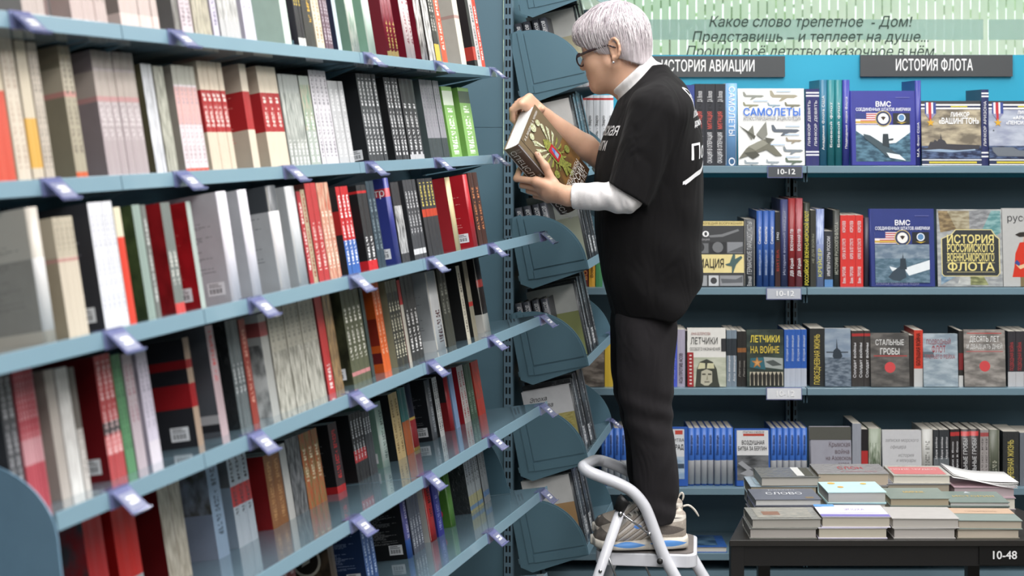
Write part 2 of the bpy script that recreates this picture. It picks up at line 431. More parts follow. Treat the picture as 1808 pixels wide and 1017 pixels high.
for x, y, e in LAMPS:
    t = empty('ceiling_lamp', (x, y, CEIL))
    mb = MB(); mb.box((-.2, -.66, -.05), (.2, .66, 0), paint('e6e6e6', rough=.4)); mb.build('housing', t)
    m, nt, b = newmat('lamp_diffuser'); b.inputs['Base Color'].default_value = (.9, .9, .9, 1); b.inputs['Emission Color'].default_value = (1, .98, .96, 1); b.inputs['Emission Strength'].default_value = 3
    mb = MB(); mb.box((-.18, -.64, -.058), (.18, .64, -.05), m); mb.build('diffuser', t)
    tag(t, 'white rectangular ceiling lamp above the aisle', 'lamp', 'ceiling lamps over the aisle')
# window with frosted band and verse
gm, nt, b = newmat('window_glass'); b.inputs['Base Color'].default_value = (.93, 1, .96, 1); b.inputs['Transmission Weight'].default_value = 1; b.inputs['Roughness'].default_value = .02; b.inputs['IOR'].default_value = 1.01
tcn = nd(nt, 'ShaderNodeTexCoord')
frame_m = paint('dfe3e2', rough=.4)
wn = empty('window_1', (0, WY, 1.55)); wn['kind'] = 'structure'
mb = MB(); mb.box((-1.2, .05, 0), (3.6, .056, 1.5), gm); mb.build('glass_pane', wn)
mb = MB()
for x0, x1 in ((-1.2, -1.14), (3.54, 3.6)): mb.box((x0, .02, 0), (x1, .1, 1.5), frame_m)
mb.box((-1.2, .02, 0), (3.6, .1, .04), frame_m); mb.box((-1.2, .02, 1.46), (3.6, .1, 1.5), frame_m); mb.build('window_frame', wn)
# frosted strip across the glass
fm, nt, b = newmat('frosted_film')
b.inputs['Base Color'].default_value = lin('9dbcb0'); b.inputs['Roughness'].default_value = .6; b.inputs['Transmission Weight'].default_value = .0; b.inputs['Alpha'].default_value = .62
zt = P(904, 33, WY).z-1.55; zb = P(904, 69, WY).z-1.55
mb = MB(); x1 = P(1742, 0, WY).x; x2 = P(1752, 0, WY).x
mb.box((-1.13, .044, zb), (x1, .0475, zt), fm); mb.box((x2, .044, zb), (3.5, .0475, zt), fm); mb.build('frosted_strip', wn)
GL = ink('23392f', .6)
def glass_line(body, px0, px1, py, hpx):
    me = text_mesh(body, hpx/.73*WY/F, GL, shear=.22, bold=.004)
    xs = [v.co.x for v in me.vertices]; w = max(xs)-min(xs); k = (px1-px0)/F*WY/w
    me.transform(Matrix.Translation((P((px0+px1)/2, 0, WY).x, WY+.042, P(904, py, WY).z)) @ Matrix.Rotation(math.pi/2, 4, 'X') @ Matrix.Diagonal((k, 1, 1, 1)))
    return me
vt = empty('window_verse', (P(1440, 65, WY).x, WY+.043, P(904, 65, WY).z))
for a in (('Какое слово трепетное  - Дом!', 1253, 1614, 38, 19), ('Представишь – и теплеет на душе...', 1224, 1644, 65, 19), ('Прошло всё детство сказочное в нём.', 1213, 1658, 91, 19)):
    o = mesh_obj('lettering', glass_line(*a), vt); o.matrix_parent_inverse = Matrix.Translation(-vt.location)
tag(vt, 'three lines of dark slanted verse lettering stuck on the window glass', 'lettering')
# slatted screen and greenery outside
sl, nt, b = newmat('pale_translucent_slat')
tcn = nd(nt, 'ShaderNodeTexCoord'); nz = nd(nt, 'ShaderNodeTexNoise'); nz.inputs['Scale'].default_value = 1.2; nz.inputs['Detail'].default_value = 3; nt.links.new(tcn.outputs['Object'], nz.inputs['Vector'])
r = nd(nt, 'ShaderNodeMapRange'); nt.links.new(nz.outputs['Fac'], r.inputs[0]); r.inputs[1].default_value = .35; r.inputs[2].default_value = .65
cc = mix_c(nt, r.outputs[0], lin('e2ede0'), lin('f4f5ee'))
tr = nd(nt, 'ShaderNodeBsdfTranslucent'); nt.links.new(cc, tr.inputs['Color']); nt.links.new(cc, b.inputs['Base Color']); b.inputs['Roughness'].default_value = .7
ms = nd(nt, 'ShaderNodeMixShader'); ms.inputs[0].default_value = .75; nt.links.new(b.outputs[0], ms.inputs[1]); nt.links.new(tr.outputs[0], ms.inputs[2])
nt.links.new(ms.outputs[0], nt.nodes['Material Output'].inputs['Surface'])
SY = 8.2; railm = paint('8fa79b', rough=.5)
ft = empty('slatted_screen', (1.2, SY, 0))
mb = MB(); x = -3.2
while x < 4.2:
    mb.box((x, 0, .4), (x+.0405, .012, 4.6), sl); x += .0475
mb.build('slat', ft)
mb = MB(); mb.box((-3.2, .012, 2.0), (4.2, .06, 2.06), railm); mb.box((-3.2, .012, 3.4), (4.2, .06, 3.46), railm); mb.build('rail', ft)
tag(ft, 'screen of pale upright slats standing outside behind the window', 'fence')
mb = MB(); mb.box((-8, 6.33, -.15), (12, 16, -.05), paint('5d7a45', rough=.95)); o = struct(mb, 'ground_outside')
leafm = [paint('6f9a52', rough=.6, var=.3), paint('8fb866', rough=.6, var=.3), paint('4e7a3c', rough=.6, var=.3)]
def bush(x, y, z, R, label):
    t = empty('garden_bush', (x, y, -.05)); mb = MB(); rnd = random.Random(int(x*100+y*7))
    for i in range(420):
        a = rnd.uniform(0, 2*math.pi); c = rnd.uniform(-1, 1); rr = R*(.55+.45*rnd.random()); s = math.sqrt(1-c*c)
        p = Vector((rr*s*math.cos(a), rr*s*math.sin(a)*.7, z+rr*c*1.1)); L = rnd.uniform(.10, .2)
        d = Vector((rnd.gauss(0, 1), rnd.gauss(0, 1), rnd.gauss(0, .6))).normalized(); q = d.orthogonal().normalized()*L*.4
        mb.add([p, p+d*L*.5+q, p+d*L, p+d*L*.5-q], [(0, 1, 2, 3)], leafm[i % 3])
    mb.build('foliage', t)
    mb = MB(); mb.tube([(0, 0, 0), (.05, 0, z*.5), (0, .03, z)], [.06, .05, .03], paint('5a4a38', rough=.9)); mb.build('trunk', t)
    tag(t, label, 'bush')
bush(-.9, 10.2, 2.2, 1.0, 'green garden bush behind the slats, above the white-haired head')
bush(1.1, 10.6, 2.4, 1.1, 'green garden bush behind the slats, above the aviation sign')
bush(2.9, 10.0, 2.2, 1.1, 'green garden bush behind the slats, above the fleet sign')

# ================================================================== long bookcase of sloping shelves
TH = math.atan((1770-CX)/F); ST, CT = math.sin(TH), math.cos(TH)
AL = math.radians(10); SA, CA = math.sin(AL), math.cos(AL)
U3 = Vector((ST, CT, 0)); NB = Vector((-CT, ST, 0))
NBT = NB*CA + Vector((0, 0, -SA)); ZT = Vector((0, 0, CA)) + NB*SA
PF = [1.409, 1.409, 1.253, 1.253, 1.253, 1.253, 1.253]
ZF = [1.861, 1.608, 1.389, 1.151, .896, .651, .40]
TB = [.022, .022, .10, .07, .17, .14, .20]
PBACK = 1.665
def SP(S, p, z): return Vector((S*ST-p*CT, S*CT+p*ST, z))
def S_of(px, p):
    r = (px-CX)/F; return p*(CT+r*ST)/(ST-r*CT)
def rotm(origin): return Matrix(((U3.x, NBT.x, ZT.x, origin.x), (U3.y, NBT.y, ZT.y, origin.y), (U3.z, NBT.z, ZT.z, origin.z), (0, 0, 0, 1)))
def rotf(origin): return Matrix(((U3.x, NB.x, 0, origin.x), (U3.y, NB.y, 0, origin.y), (0, 0, 1, origin.z), (0, 0, 0, 1)))
PANEL = paint('4e6d7b', rough=.45, var=.03, scale=5)
POSTM = slot_mat('66808f')
EDGES = [4.245, 3.245, 2.245, 1.245]
bay_label = ['long blue-grey bookcase of sloping shelves, bay beside the slotted post', 'long blue-grey bookcase of sloping shelves, middle bay', 'long blue-grey bookcase of sloping shelves, bay nearest the viewer']
def quarter(r0, back, seg=14):
    """outline in (a = from front to back, b = up) of a rounded shelf end"""
    pts = [(0, 0), (0, .018)]
    for i in range(seg+1):
        t = math.pi/2*i/seg; pts.append((back-.035-(r0)*math.cos(t), .018+(r0)*math.sin(t)))
    pts += [(back, .018+r0), (back, 0)]
    return pts
def shelf_end(name, parent, M, r0, back, mat, th=.003):
    """upright rounded end plate with a raised pressed sector; M maps (a, b, along) to the world of the parent"""
    mb = MB(); pts = quarter(r0, back); mb.prism(pts, th, mat, M)
    o = mb.build(name, parent)
    mb = MB(); q = [(back-.043, .026)] + [(back-.043-(r0-.012)*math.cos(math.pi/2*i/12), .026+(r0-.012)*math.sin(math.pi/2*i/12)) for i in range(13)]
    mb.prism(q[::-1] if False else q, .0016, mat, M @ Matrix.Translation((0, 0, -.0016)) if th > 0 else M)
    mb.build('pressed_panel', o)
    return o
for k in range(3):
    S1, S0 = EDGES[k], EDGES[k+1]; L = S1-S0
    t = empty('bookcase', M=rotf(SP(S0, PF[2], 0)))
    mb = MB(); d0 = PBACK-PF[2]; mb.box((0, d0, .06), (L, d0+.02, 2.35), PANEL); mb.build('back_panel', t)
    for sx in ((L-.028,) if k else (L-.028,)):
        mb = MB(); mb.box((-.014, 0, 0), (.014, .035, 2.35), POSTM); mb.build('post', t, Matrix.Translation((sx+.014, d0-.036, 0)))
    for i in range(7):
        off = PF[i]-PF[2]; dep = (PBACK-PF[i]-.04)/CA
        Ml = Matrix(((1, 0, 0, 0), (0, CA, SA, off), (0, -SA, CA, ZF[i]), (0, 0, 0, 1)))
        g = .0012
        near = k == 2 and i == 3; g0 = S_of(100, PF[3])-S0 if near else g
        mb = MB(); mb.box((g0, .002, -.012), (L-g, dep, .010), BOARD)
        o = mb.build('shelf', t, Ml, .0012)
        mb = MB(); mb.box((g0, -.001, -.0135), (L-g, .002, .0125), steel('7896a5', .4)); mb.build('front_lip', o, None, .0008)
        for sx in (.05 if not near else g0+.05, L-.05):
            mb = MB(); mb.prism([(.03, -.014), (dep, -.05), (dep, -.014)][::-1], .003, PANEL, Matrix(((0, 0, 1, sx), (1, 0, 0, 0), (0, 1, 0, 0), (0, 0, 0, 1)))); mb.build('bracket', o)
    if k == 2:      # rounded near-end plate of the fourth shelf, close to the viewer
        Sn = S_of(100, PF[3]); o_ = Vector((Sn-S0-.004, PF[3]-PF[2], ZF[3]))
        Mn = Matrix(((0, 0, 1, o_.x), (CA, SA, 0, o_.y), (-SA, CA, 0, o_.z), (0, 0, 0, 1)))
        mb = MB(); mb.prism([(.006, -.16), (0, -.02)]+[(.17-.17*math.cos(math.pi/2*i/12), -.02+.125*math.sin(math.pi/2*i/12)) for i in range(13)]+[(.26, .105), (.26, -.2)], .003, paint('7596ad', rough=.5), Mn); mb.build('side_panel', t)
    tag(t, bay_label[k], 'bookcase')
# end plates and dividers of the long shelves: (row, S, label)
def row_M(i, S):
    o = SP(S, PF[i], ZF[i]+.012)
    return Matrix(((NBT.x, ZT.x, U3.x, o.x), (NBT.y, ZT.y, U3.y, o.y), (NBT.z, ZT.z, U3.z, o.z), (0, 0, 0, 1)))
def end_plate(i, S, r0, back, t0, label):
    o = SP(S, PF[i], ZF[i]+.0125); o = o + NBT*t0
    M = Matrix(((NBT.x, ZT.x, -U3.x, o.x), (NBT.y, ZT.y, -U3.y, o.y), (NBT.z, ZT.z, -U3.z, o.z), (0, 0, 0, 1)))
    # prism expects ccw seen from +z; outline is listed front to back, so extrude away from the viewer
    t = empty('shelf_divider', o)
    mb = MB(); mb.prism(quarter(r0, back)[::-1], .003, PANEL, M); ob = mb.build('plate', t); ob.matrix_parent_inverse = Matrix.Translation(-o)
    mb = MB(); mb.prism([(back-.06, .03), (back-.06, .03+r0-.03), (back-.075, .03+r0-.03), (back-.075, .03)], .0008, steel('7fa3b3'), M @ Matrix.Translation((0, 0, .003))); ob = mb.build('folded_rib', t); ob.matrix_parent_inverse = Matrix.Translation(-o)
    tag(t, label, 'shelf divider')
# clear price clips on the lips
CLIP, nt, b = newmat('clear_plastic'); b.inputs['Base Color'].default_value = lin('8287b8'); b.inputs['Roughness'].default_value = .12; b.inputs['Alpha'].default_value = .62; b.inputs['Coat Weight'].default_value = 1
def make_clip():
    t = empty('price_clip')
    mb = MB(); a = math.radians(40)
    Mp = Matrix.Translation((0, -.003, .008)) @ Matrix.Rotation(-a, 4, 'X')
    mb.box((-.024, -.004, -.048), (.024, -.0025, .0), CLIP, Mp); mb.box((-.024, -.008, -.048), (.024, -.0025, -.0458), CLIP, Mp)
    mb.box((-.027, -.003, -.015), (.027, -.0005, .014), CLIP); mb.box((-.027, -.003, .0125), (.027, .014, .0140), CLIP); mb.build('holder', t)
    mb = MB(); mb.box((-.0195, -.0046, -.042), (.0195, -.0041, -.009), paint('767b98', rough=.4), Mp); o = mb.build('paper_tag', t)
    mb = MB()
    for i in range(2): mb.box((-.009, -.0050, -.031+i*.009), (.008, -.0047, -.026+i*.009), ink('f4f4f6'), Mp)
    mb.box((.010, -.0050, -.031), (.013, -.0047, -.017), ink('f4f4f6'), Mp)
    mb.build('print', o)
    return t
clip0 = make_clip(); used = [False]
def place_clip(M, label):
    o = clip0 if not used[0] else copy_tree(clip0)
    used[0] = True; o.matrix_world = M; tag(o, label, 'price clip', 'clear price clips on the shelf edges')
SHN = ['topmost', 'second', 'third', 'fourth', 'fifth', 'sixth']
clips = [[875, 778, 655, 315, 40], [880, 778, 658, 515, 325, 95], [963, 872, 765, 630, 455, 205], [963, 872, 765, 630, 455, 215], [963, 872, 760, 632], [963, 872]]
for i, row in enumerate(clips):
    for j, px in enumerate(row):
        S = S_of(px-6, PF[i]); M = rotm(SP(S, PF[i], ZF[i]))
        place_clip(M, f'clear price clip, {ORD[j]} from the far end of the {SHN[i]} long shelf')
# ================================================================== books on the long sloping shelves
# (x of spine bottom, left edge), (right edge), copies, y of the spine's top, spine colour, cover colour, print, description
R = []
R.append([   # topmost shelf
 (43,84,5,-150,'b8aaa4','aaa09a','T:8a7f7c,.5,.95,.2,.8','dusty beige paperback'),
 (90,94,1,-150,'4b4746','d8c0bd','','pink-sided paperback with a dark back'),
 (130,194,6,-150,'bcaaa5','b3a29c','T:a08f8b,.2,.9,.2,.8','dusty pink-beige paperback'),
 (217,285,6,-150,'c1b0aa','8f8580','BK:.0,.14,d8c5be T:9e8d88,.3,.9,.2,.8','pinkish beige paperback with a darker side'),
 (312,322,1,-150,'8d8a85','6e6c6a','Q:8d8a85,55504b','grey picture-spined magazine'),
 (325,345,2,-150,'cdbfc4','b9adb2','T:8f8288,.1,.9,.2,.8','pale rose paperback'),
 (348,378,3,-150,'b8b0a0','a8a090','Q:c5bda8,8b8476,0,.6','mottled sand-coloured paperback'),
 (381,391,1,-150,'c9c2d0','a9a2b2','T:7d7690','pale lilac paperback'),
 (394,430,4,-150,'bdbcbc','8d8d8f','Q:d6d5d2,8f8d8b,.2,.8','grey picture-spined paperback'),
 (437,456,2,-150,'d5d0dd','c7c2cf','T:9d97ab,.3,.9','white-lilac paperback'),
 (506,518,1,-145,'cfdcd2','b8cdbd','','pale mint hardback beside the divider'),
 (531,544,3,-140,'2a272a','35313a','B:.0,.12,d8d6d2 T:e0c040,.45,.9','black paperback with yellow spine print'),
 (545,561,1,-140,'3a3634','56504c','BK:.0,1.0,3a3634 CQ:6a635e,2c2826 T:d9a936,.3,.8,.6,.9','charcoal hardback with an amber line'),
 (563,577,2,-140,'d9cdb8','b9ae9c','T:a08460,.1,.9','cream speckled paperback'),
 (578,592,3,-135,'6d5560','4e3d48','T:c8bfc8,.1,.9','plum-grey paperback'),
 (600,607,1,-130,'b8c4cc','343a52','L:b0b5c8','navy-sided hardback with a pale spine'),
 (627,641,1,-125,'c8d3c4','7fa08c','H Q:d5ddd0,9fb4a4,.1,.8','sage green hardback with mottled spine'),
 (657,669,1,-120,'c5d8cc','8db09c','H','mint green hardback'),
 (690,708,3,-100,'8c2a3a','6e1426','H BK:.0,.9,7a1a2c T:d8c070,.1,.45 B:.0,.1,d6b878','maroon hardback with gold spine panels'),
 (724,738,2,-95,'d3c4c4','701628','H T:8e4a55,.2,.9','maroon-sided hardback with a pale spine'),
 (750,760,1,-90,'b4b0ac','76182a','H Q:d9d6d2,57524e','maroon-sided book with black and white spine'),
 (761,772,2,-88,'b6b4b2','3a3836','Q:e6e4e2,5a5654','black and white mottled paperback'),
 (773,782,2,-85,'3b3936','2a2826','B:.0,.25,d8b24a T:cfcac2,.4,.9','dark paperback with mustard foot'),
 (784,793,1,-82,'c8543a','c0bab0','T:f0dccf,.2,.9','orange-red paperback'),
 (817,826,1,-78,'cfc8bd','b8b0a6','BK:.62,.66,b09088','bare beige hardback with a stepped line'),
 (841,846,1,-74,'2a2626','262224','BK:.12,.3,b33a30 L:a33a30','black book with a red foot band'),
 (846,853,1,-72,'b9b5b5','a9a5a5','T:5a5656','light grey paperback near the end'),
 (853,859,1,-70,'c8402f','b83a2c','T:f0e6e0','scarlet paperback at the far end'),
])
R.append([   # second shelf
 (-22,33,3,-5,'c8503e','d6c8b4','B:.62,1,cdbfa8','red-footed cream paperback nearest the viewer'),
 (36,60,2,60,'cfc3b2','bdb2a2','T:b09a88,.1,.9','cream paperback beside the red ones'),
 (62,82,2,70,'c9bda8','a39a8a','BK:.1,.45,d0a24e','beige paperback with an orange patch'),
 (84,100,2,74,'bdb2a4','a59b8e','T:7a7068,.1,.95','beige paperback with small dark print'),
 (138,159,2,80,'a59c88','8a8370','BK:.62,.66,c08a82 BK:.66,.84,b5ab98 BK:.88,1,8d8370 B:.0,.06,c8603c T:6a6258,.2,.95','olive-beige paperback with a stepped pink line'),
 (194,267,6,88,'ab9ea0','8a7f82','BK:.60,.64,b98c8a BK:.64,.84,b0a49c B:.86,1,8f8680 T:cfc6c6,.3,.6,.15,.85','mauve-grey volume with a stepped line'),
 (279,298,3,112,'d4d6d8','5a5640','Q:e8e8ec,aeb0b4,0,.9','white-spined paperback with an olive side'),
 (300,318,2,116,'a9a69c','6d6a5e','Q:c3c2b4,77766a','grey-green picture-spined paperback'),
 (331,372,5,114,'d9cfd2','a09a90','B:.0,.05,c85a48 B:.45,.8,d6aca8 B:.82,1,b4b2a6 T:b09aa0,.1,.8','whitish paperback with a faded red panel'),
 (378,421,5,107,'d5c6b2','c4b7a4','BK:.36,.74,a52a2c T:e8d6d0,.38,.72,.2,.8','cream paperback with a broad red band'),
 (450,462,1,112,'d9cbb8','c0b3a2','BK:.38,.74,a8282b L:d88880','lone cream paperback with a red block'),
 (481,515,3,116,'d8cab6','bfb29f','BK:.36,.74,a6282c T:e9d8d0,.4,.7','cream book with a red middle third'),
 (517,551,5,130,'a4a8a4','8a8d88','Q:c4c7c0,7c817c,.2,.8 T:e6e6e2,.0,.3','grey-green paperback with picture spine'),
 (552,570,2,133,'a8b0a8','6c746c','Q:6e9a84,c0b4a0,.4,.9 T:f0f0ee,.05,.6','multicoloured paperback'),
 (571,601,4,123,'d3cfd4','262528','T:8a868e,.1,.95','white-spined paperback with a black side'),
 (602,628,3,142,'bcbcbe','8e8e90','T:dededf,.1,.9','thin silver-grey booklet'),
 (654,687,5,129,'45474a','1f2124','S T:d8d8da,.1,.95','charcoal paperback with white titles'),
 (701,725,4,136,'3c3d40','1d1e20','T:d5d5d7,.08,.95','black paperback with white running title'),
 (727,752,3,138,'38393c','1f2022','S T:c8c8ca,.08,.7 B:.0,.08,b8b8ba','black paperback with a silver foot'),
 (763,797,6,140,'908f96','4a5556','B:.0,.27,3e4648 T:7a7880,.4,.9,.3,.7','lilac-grey paperback with a dark foot'),
 (800,818,1,152,'86b464','6fa04e','B:.74,.94,dbe6d2 T:e8f2e0,.06,.7,.25,.75','bright green paperback second from the end'),
 (828,847,1,154,'8cba68','74a552','B:.78,.95,55604e T:e8f2e0,.06,.74,.25,.75','bright green paperback at the end'),
])
R.append([   # third shelf
 (84,105,1,366,'d8d6d4','9d9890','H BK:.0,.08,cfc6b8 BK:.62,1,c2bbb0 L:88837c','large stone-grey hardback with a pale top'),
 (124,160,4,384,'c8bcaa','a0947f','BK:.62,.65,b58a82 BK:.66,1,b5ab98 T:8a8072,.7,.95','sand-coloured paperback with a stepped line'),
 (188,231,5,358,'d9d9de','33343a','L:9a9aa0 S T:b5b5bd,.1,.9','white-spined paperback with a black side'),
 (231,243,1,366,'d0402f','8f8a78','B:.74,1,d9d0b6','red paperback with a cream head'),
 (264,278,1,362,'8a9a92','3a4a2a','CQ:4a5a34,2c3a22','dark green book with a sage spine'),
 (279,287,1,362,'70736f','45302e','T:d0d0cc','slate-spined paperback'),
 (313,330,2,358,'707672','8e1c22','B:.0,.08,c84a48 CQ:9a1c22,7a1418 T:e6e2da,.25,.55','red-sided book with a grey-green spine'),
 (357,365,1,356,'a9b5ae','97181f','S CQ:a51a22,8a141a L:c0605c','red-sided book with a pale grey spine'),
 (414,431,1,338,'e6e2ea','b9b9bd','H L:77777c S','large white hardback with printed back'),
 (452,467,1,335,'e4e0e8','aeaeb3','H L:8a8a90','white hardback second in the white pair'),
 (500,518,1,328,'e0dcde','a9aaac','H BK:.75,1,3a3e42 L:6a6c70','white-spined book with a charcoal head'),
 (533,549,1,329,'c5c7c9','a3a6a8','H L:85888a','silver-grey wrapped hardback'),
 (549,556,1,338,'a83038','5c2024','T:efe0d8','narrow crimson paperback'),
 (556,563,1,335,'b0a084','6a5e4c','T:8a2a2a,.05,.95','tan paperback with red lettering'),
 (565,584,2,324,'b0383a','6a3430','T:d8c0b8,.1,.6','brick red paperback'),
 (585,605,3,323,'c25a44','8d7f70','Q:cfb49c,b8523c T:f0d8c8,.1,.7','orange and tan patterned paperback'),
 (617,638,3,330,'b8272c','2a2628','B:.0,.38,3a62a8 K:.45,.72,b02a2a T:f2ecec,.1,.9','red and blue war paperback'),
 (653,669,2,327,'2f2e30','1e1d1f','BK:.0,.1,c2242a BK:.9,.93,b82a2c L:9a9a9a T:e0dede,.1,.4','black book with a red foot'),
 (670,683,2,320,'32404a','222c34','T:7a8890,.2,.8','dark slate-blue hardback'),
 (704,711,1,314,'3a3f86','303a80','H S BK:.78,.88,b03a44','royal blue hardback with a red panel'),
 (712,726,2,322,'3a3a3c','262628','Q:d0d0d0,2a2a2c,.1,.7','black and white patterned paperback'),
 (734,755,4,318,'47484b','2a2b2e','B:.05,.12,c8c8ca T:c4c4c6,.3,.85','charcoal paperback with dotted white title'),
 (759,785,4,316,'3a3a3c','242426','B:.5,.6,b8422c T:c8b860,.62,.95','black paperback with a rust band'),
 (809,816,1,313,'cdbd92','96232a','H','red-sided hardback with a cream spine'),
 (840,846,1,308,'b0202a','a81c26','H S L:d88a88','scarlet hardback with stickers'),
 (847,862,2,305,'4a3028','32221e','T:c07a50,.2,.8','dark brown paperback at the end'),
])
R.append([   # fourth shelf
 (31,54,2,644,'55565a','3a3b3f','T:b8b8bc,.1,.9','dark grey paperback nearest the viewer'),
 (58,92,6,655,'b8525c','9d3f4a','B:.32,.5,d09aa0 T:d8a8ac,.5,.95','rose-red striped booklet'),
 (112,128,1,655,'b9b0a8','a59c94','','plain beige hardback'),
 (130,152,2,652,'dcd9d6','c0bcb8','Q:e6e4e0,c4c0bc','white paperback'),
 (153,163,1,650,'c8c2bc','5a5450','BK:.5,1,6a645e T:8a8480,.1,.5','paperback with a black and white photo'),
 (198,227,3,630,'b04a4c','6e1218','S B:.36,.46,4e4a4c B:.2,.34,d08080 T:e8c8c8,.2,.95','dark red book with a black-banded spine'),
 (228,244,2,628,'5a8a62','40684a','T:3c5c44,.2,.9','green paperback'),
 (246,263,2,626,'b8aab0','8a7e84','T:9a6a74,.4,.9','faded pinkish grey booklet'),
 (270,289,2,622,'cbc3d2','a8a0ae','B:.0,.2,d8d0d8 T:9a94a4,.3,.9','pale lilac paperback'),
 (352,362,1,597,'a08a78','26262a','S BK:.36,.58,97161c BK:.72,.8,8f161c','black hardback with red blocks'),
 (393,406,1,576,'b8a2a6','55585e','K:.05,.12,2a2a2e K:.12,.2,b0aeb0 T:d05a5a,.5,.95','graphite hardback with a pale spine'),
 (427,448,3,567,'5e6668','1c1e20','W T:d8dcdc,.3,.6','black wrapped book with a glassy spine'),
 (449,460,1,565,'8e3a30','4a2822','T:c89080,.2,.9','rust-brown paperback'),
 (483,496,1,555,'a8a8a4','b9bab8','BK:.78,.92,a05050 CQ:d6d8d6,6a6c6c,.0,.7','pale book with a photograph of a dark figure'),
 (498,579,9,536,'b2aea0','6d6a60','Q:cfccc0,7a776c,.0,.55 T:8d8a80,.5,.95','sepia album with photo spine'),
 (582,594,1,524,'c23c3c','7a2428','T:f0d8d4,.05,.3','bright red paperback'),
 (595,609,2,520,'a8845c','6a5238','Q:c09a68,5a4630 W','tan and brown wrapped paperback'),
 (626,658,4,511,'5c5e48','3a3c2c','S CQ:4e5038,26281c T:ece8dc,.25,.8 B:.08,.12,c08080','olive camouflage paperback'),
 (659,664,1,508,'3e4a48','2c3634','','dark teal paperback'),
 (680,693,2,500,'d2602a','b44e1c','K:.1,.22,5c1a1a K:.3,.6,7a2418 T:e8a888,.2,.9','orange hardback'),
 (704,723,4,497,'3a3934','8d8a70','B:.86,1,6a685a T:d8d2b8,.1,.75','black paperback with a khaki side'),
 (724,729,1,495,'b8b2a6','7a2420','B:.7,1,b02a2a','cream paperback with a red head'),
 (730,751,3,488,'3d3c3b','2a2928','T:ece8e6,.1,.6','black paperback with bold white letters'),
 (775,792,1,480,'c4c4c4','a2a4a5','H L:6c6e70 K:.0,.14,c0c2c2 T:5a3a3a,.1,.5','light grey hardback with printed back'),
 (793,807,2,472,'46473f','2e2f2a','T:8a8a80,.4,.8','dark olive-grey paperback'),
 (826,832,1,470,'c8c2b0','1e1e1e','T:6a6458,.1,.9','black hardback with a cream spine'),
 (838,845,2,462,'8d8674','222220','B:.4,.46,b03a34','black paperback with a bone spine'),
 (859,869,1,455,'2a2524','1c1a1a','H BK:.0,.24,c9c5bd B:.6,.7,a83a34 L:7a7672','black hardback with a white foot, last on its shelf'),
])
R.append([   # fifth shelf
 (172,206,2,835,'c02a2c','a82024','CQ:b02428,5a5054,.2,.8','red picture-covered book nearest the viewer'),
 (222,262,2,800,'c8241f','b01a1a','B:.0,.2,a8acb0','pillar-box red book'),
 (303,342,2,800,'b9b0a0','6a1418','Q:cbc3b4,9a9080','dark red book with a map-patterned spine'),
 (388,408,1,790,'8fa4bc','9aa6bc','CQ:aab6c8,5a5a54,.4,.8 T:4a5a6a,.2,.8','pale blue book with an inset photo'),
 (424,458,3,790,'b2bcc6','98a8b8','K:.6,.9,6a6c6e B:.4,.6,b83a3c T:3c3c44,.3,.9','pale blue-grey paperback with red and black lettering'),
 (484,512,2,806,'8a5a34','8d1a1c','T:b88858,.1,.9','brown-spined book with a red side'),
 (513,524,1,786,'c4c2be','8c8a88','','plain off-white paperback'),
 (525,547,2,777,'55565a','3a3b3e','Q:8a8b8d,3a3b3e','black and white photo paperback'),
 (548,579,3,768,'a85030','3a2c26','Q:b85a34,8a7c4c T:ecdcb8,.35,.8','orange history paperback with pale figures'),
 (598,613,1,750,'3a2a2c','1d1c1e','BK:.0,.1,b82428 L:8d8d8d T:c03034,.2,.9','black book with red lettered spine'),
 (634,655,4,733,'2f2e30','1c1c1e','B:.28,.46,a83034 T:d0d0d2,.3,.9','black paperback with red and white spine marks'),
 (656,669,3,735,'44464a','2c2e32','T:e0e0e2,.65,.9','graphite paperback with white slashes'),
 (681,692,1,711,'b2c8bc','7f9f90','H S B:.1,.5,c0ccc4 T:6a7c74','mint hardback'),
 (704,719,2,697,'c0a878','1c1d1f','L:8a8a8a T:7a6238,.1,.9','black book with a gilt-brown spine'),
 (720,733,2,688,'a85c34','2a5a5a','B:.5,1,3a6a68','teal and orange paperback'),
 (734,745,1,680,'262a3c','20222e','H B:.05,.46,9c2024 B:.46,.5,c0a050 B:.0,.05,c0a050','navy and red volume with gold rings'),
 (768,776,1,672,'6a6c70','202226','H S L:77797c T:b0b2b6','charcoal hardback with a white sticker'),
 (779,787,2,668,'c2c2c0','2a2b2d','T:3a3a3c,.1,.95','black-sided paperback with white spine'),
 (800,806,1,660,'a83036','8a2428','H K:.5,1,2e2a2c','dusky red hardback'),
 (807,814,1,653,'8aa6cc','7d9ac0','','pale sky-blue hardback'),
 (822,833,2,648,'c8c0bc','a01e28','S T:a03a3c,.1,.9','crimson-sided paperback with pale spine'),
 (834,845,2,644,'46604a','304634','T:8aa08c,.1,.5','forest green paperback'),
 (847,859,1,640,'cc4434','b83a2c','Q:d04836,a85040,.3,.9','vermilion paperback, last on its shelf'),
])
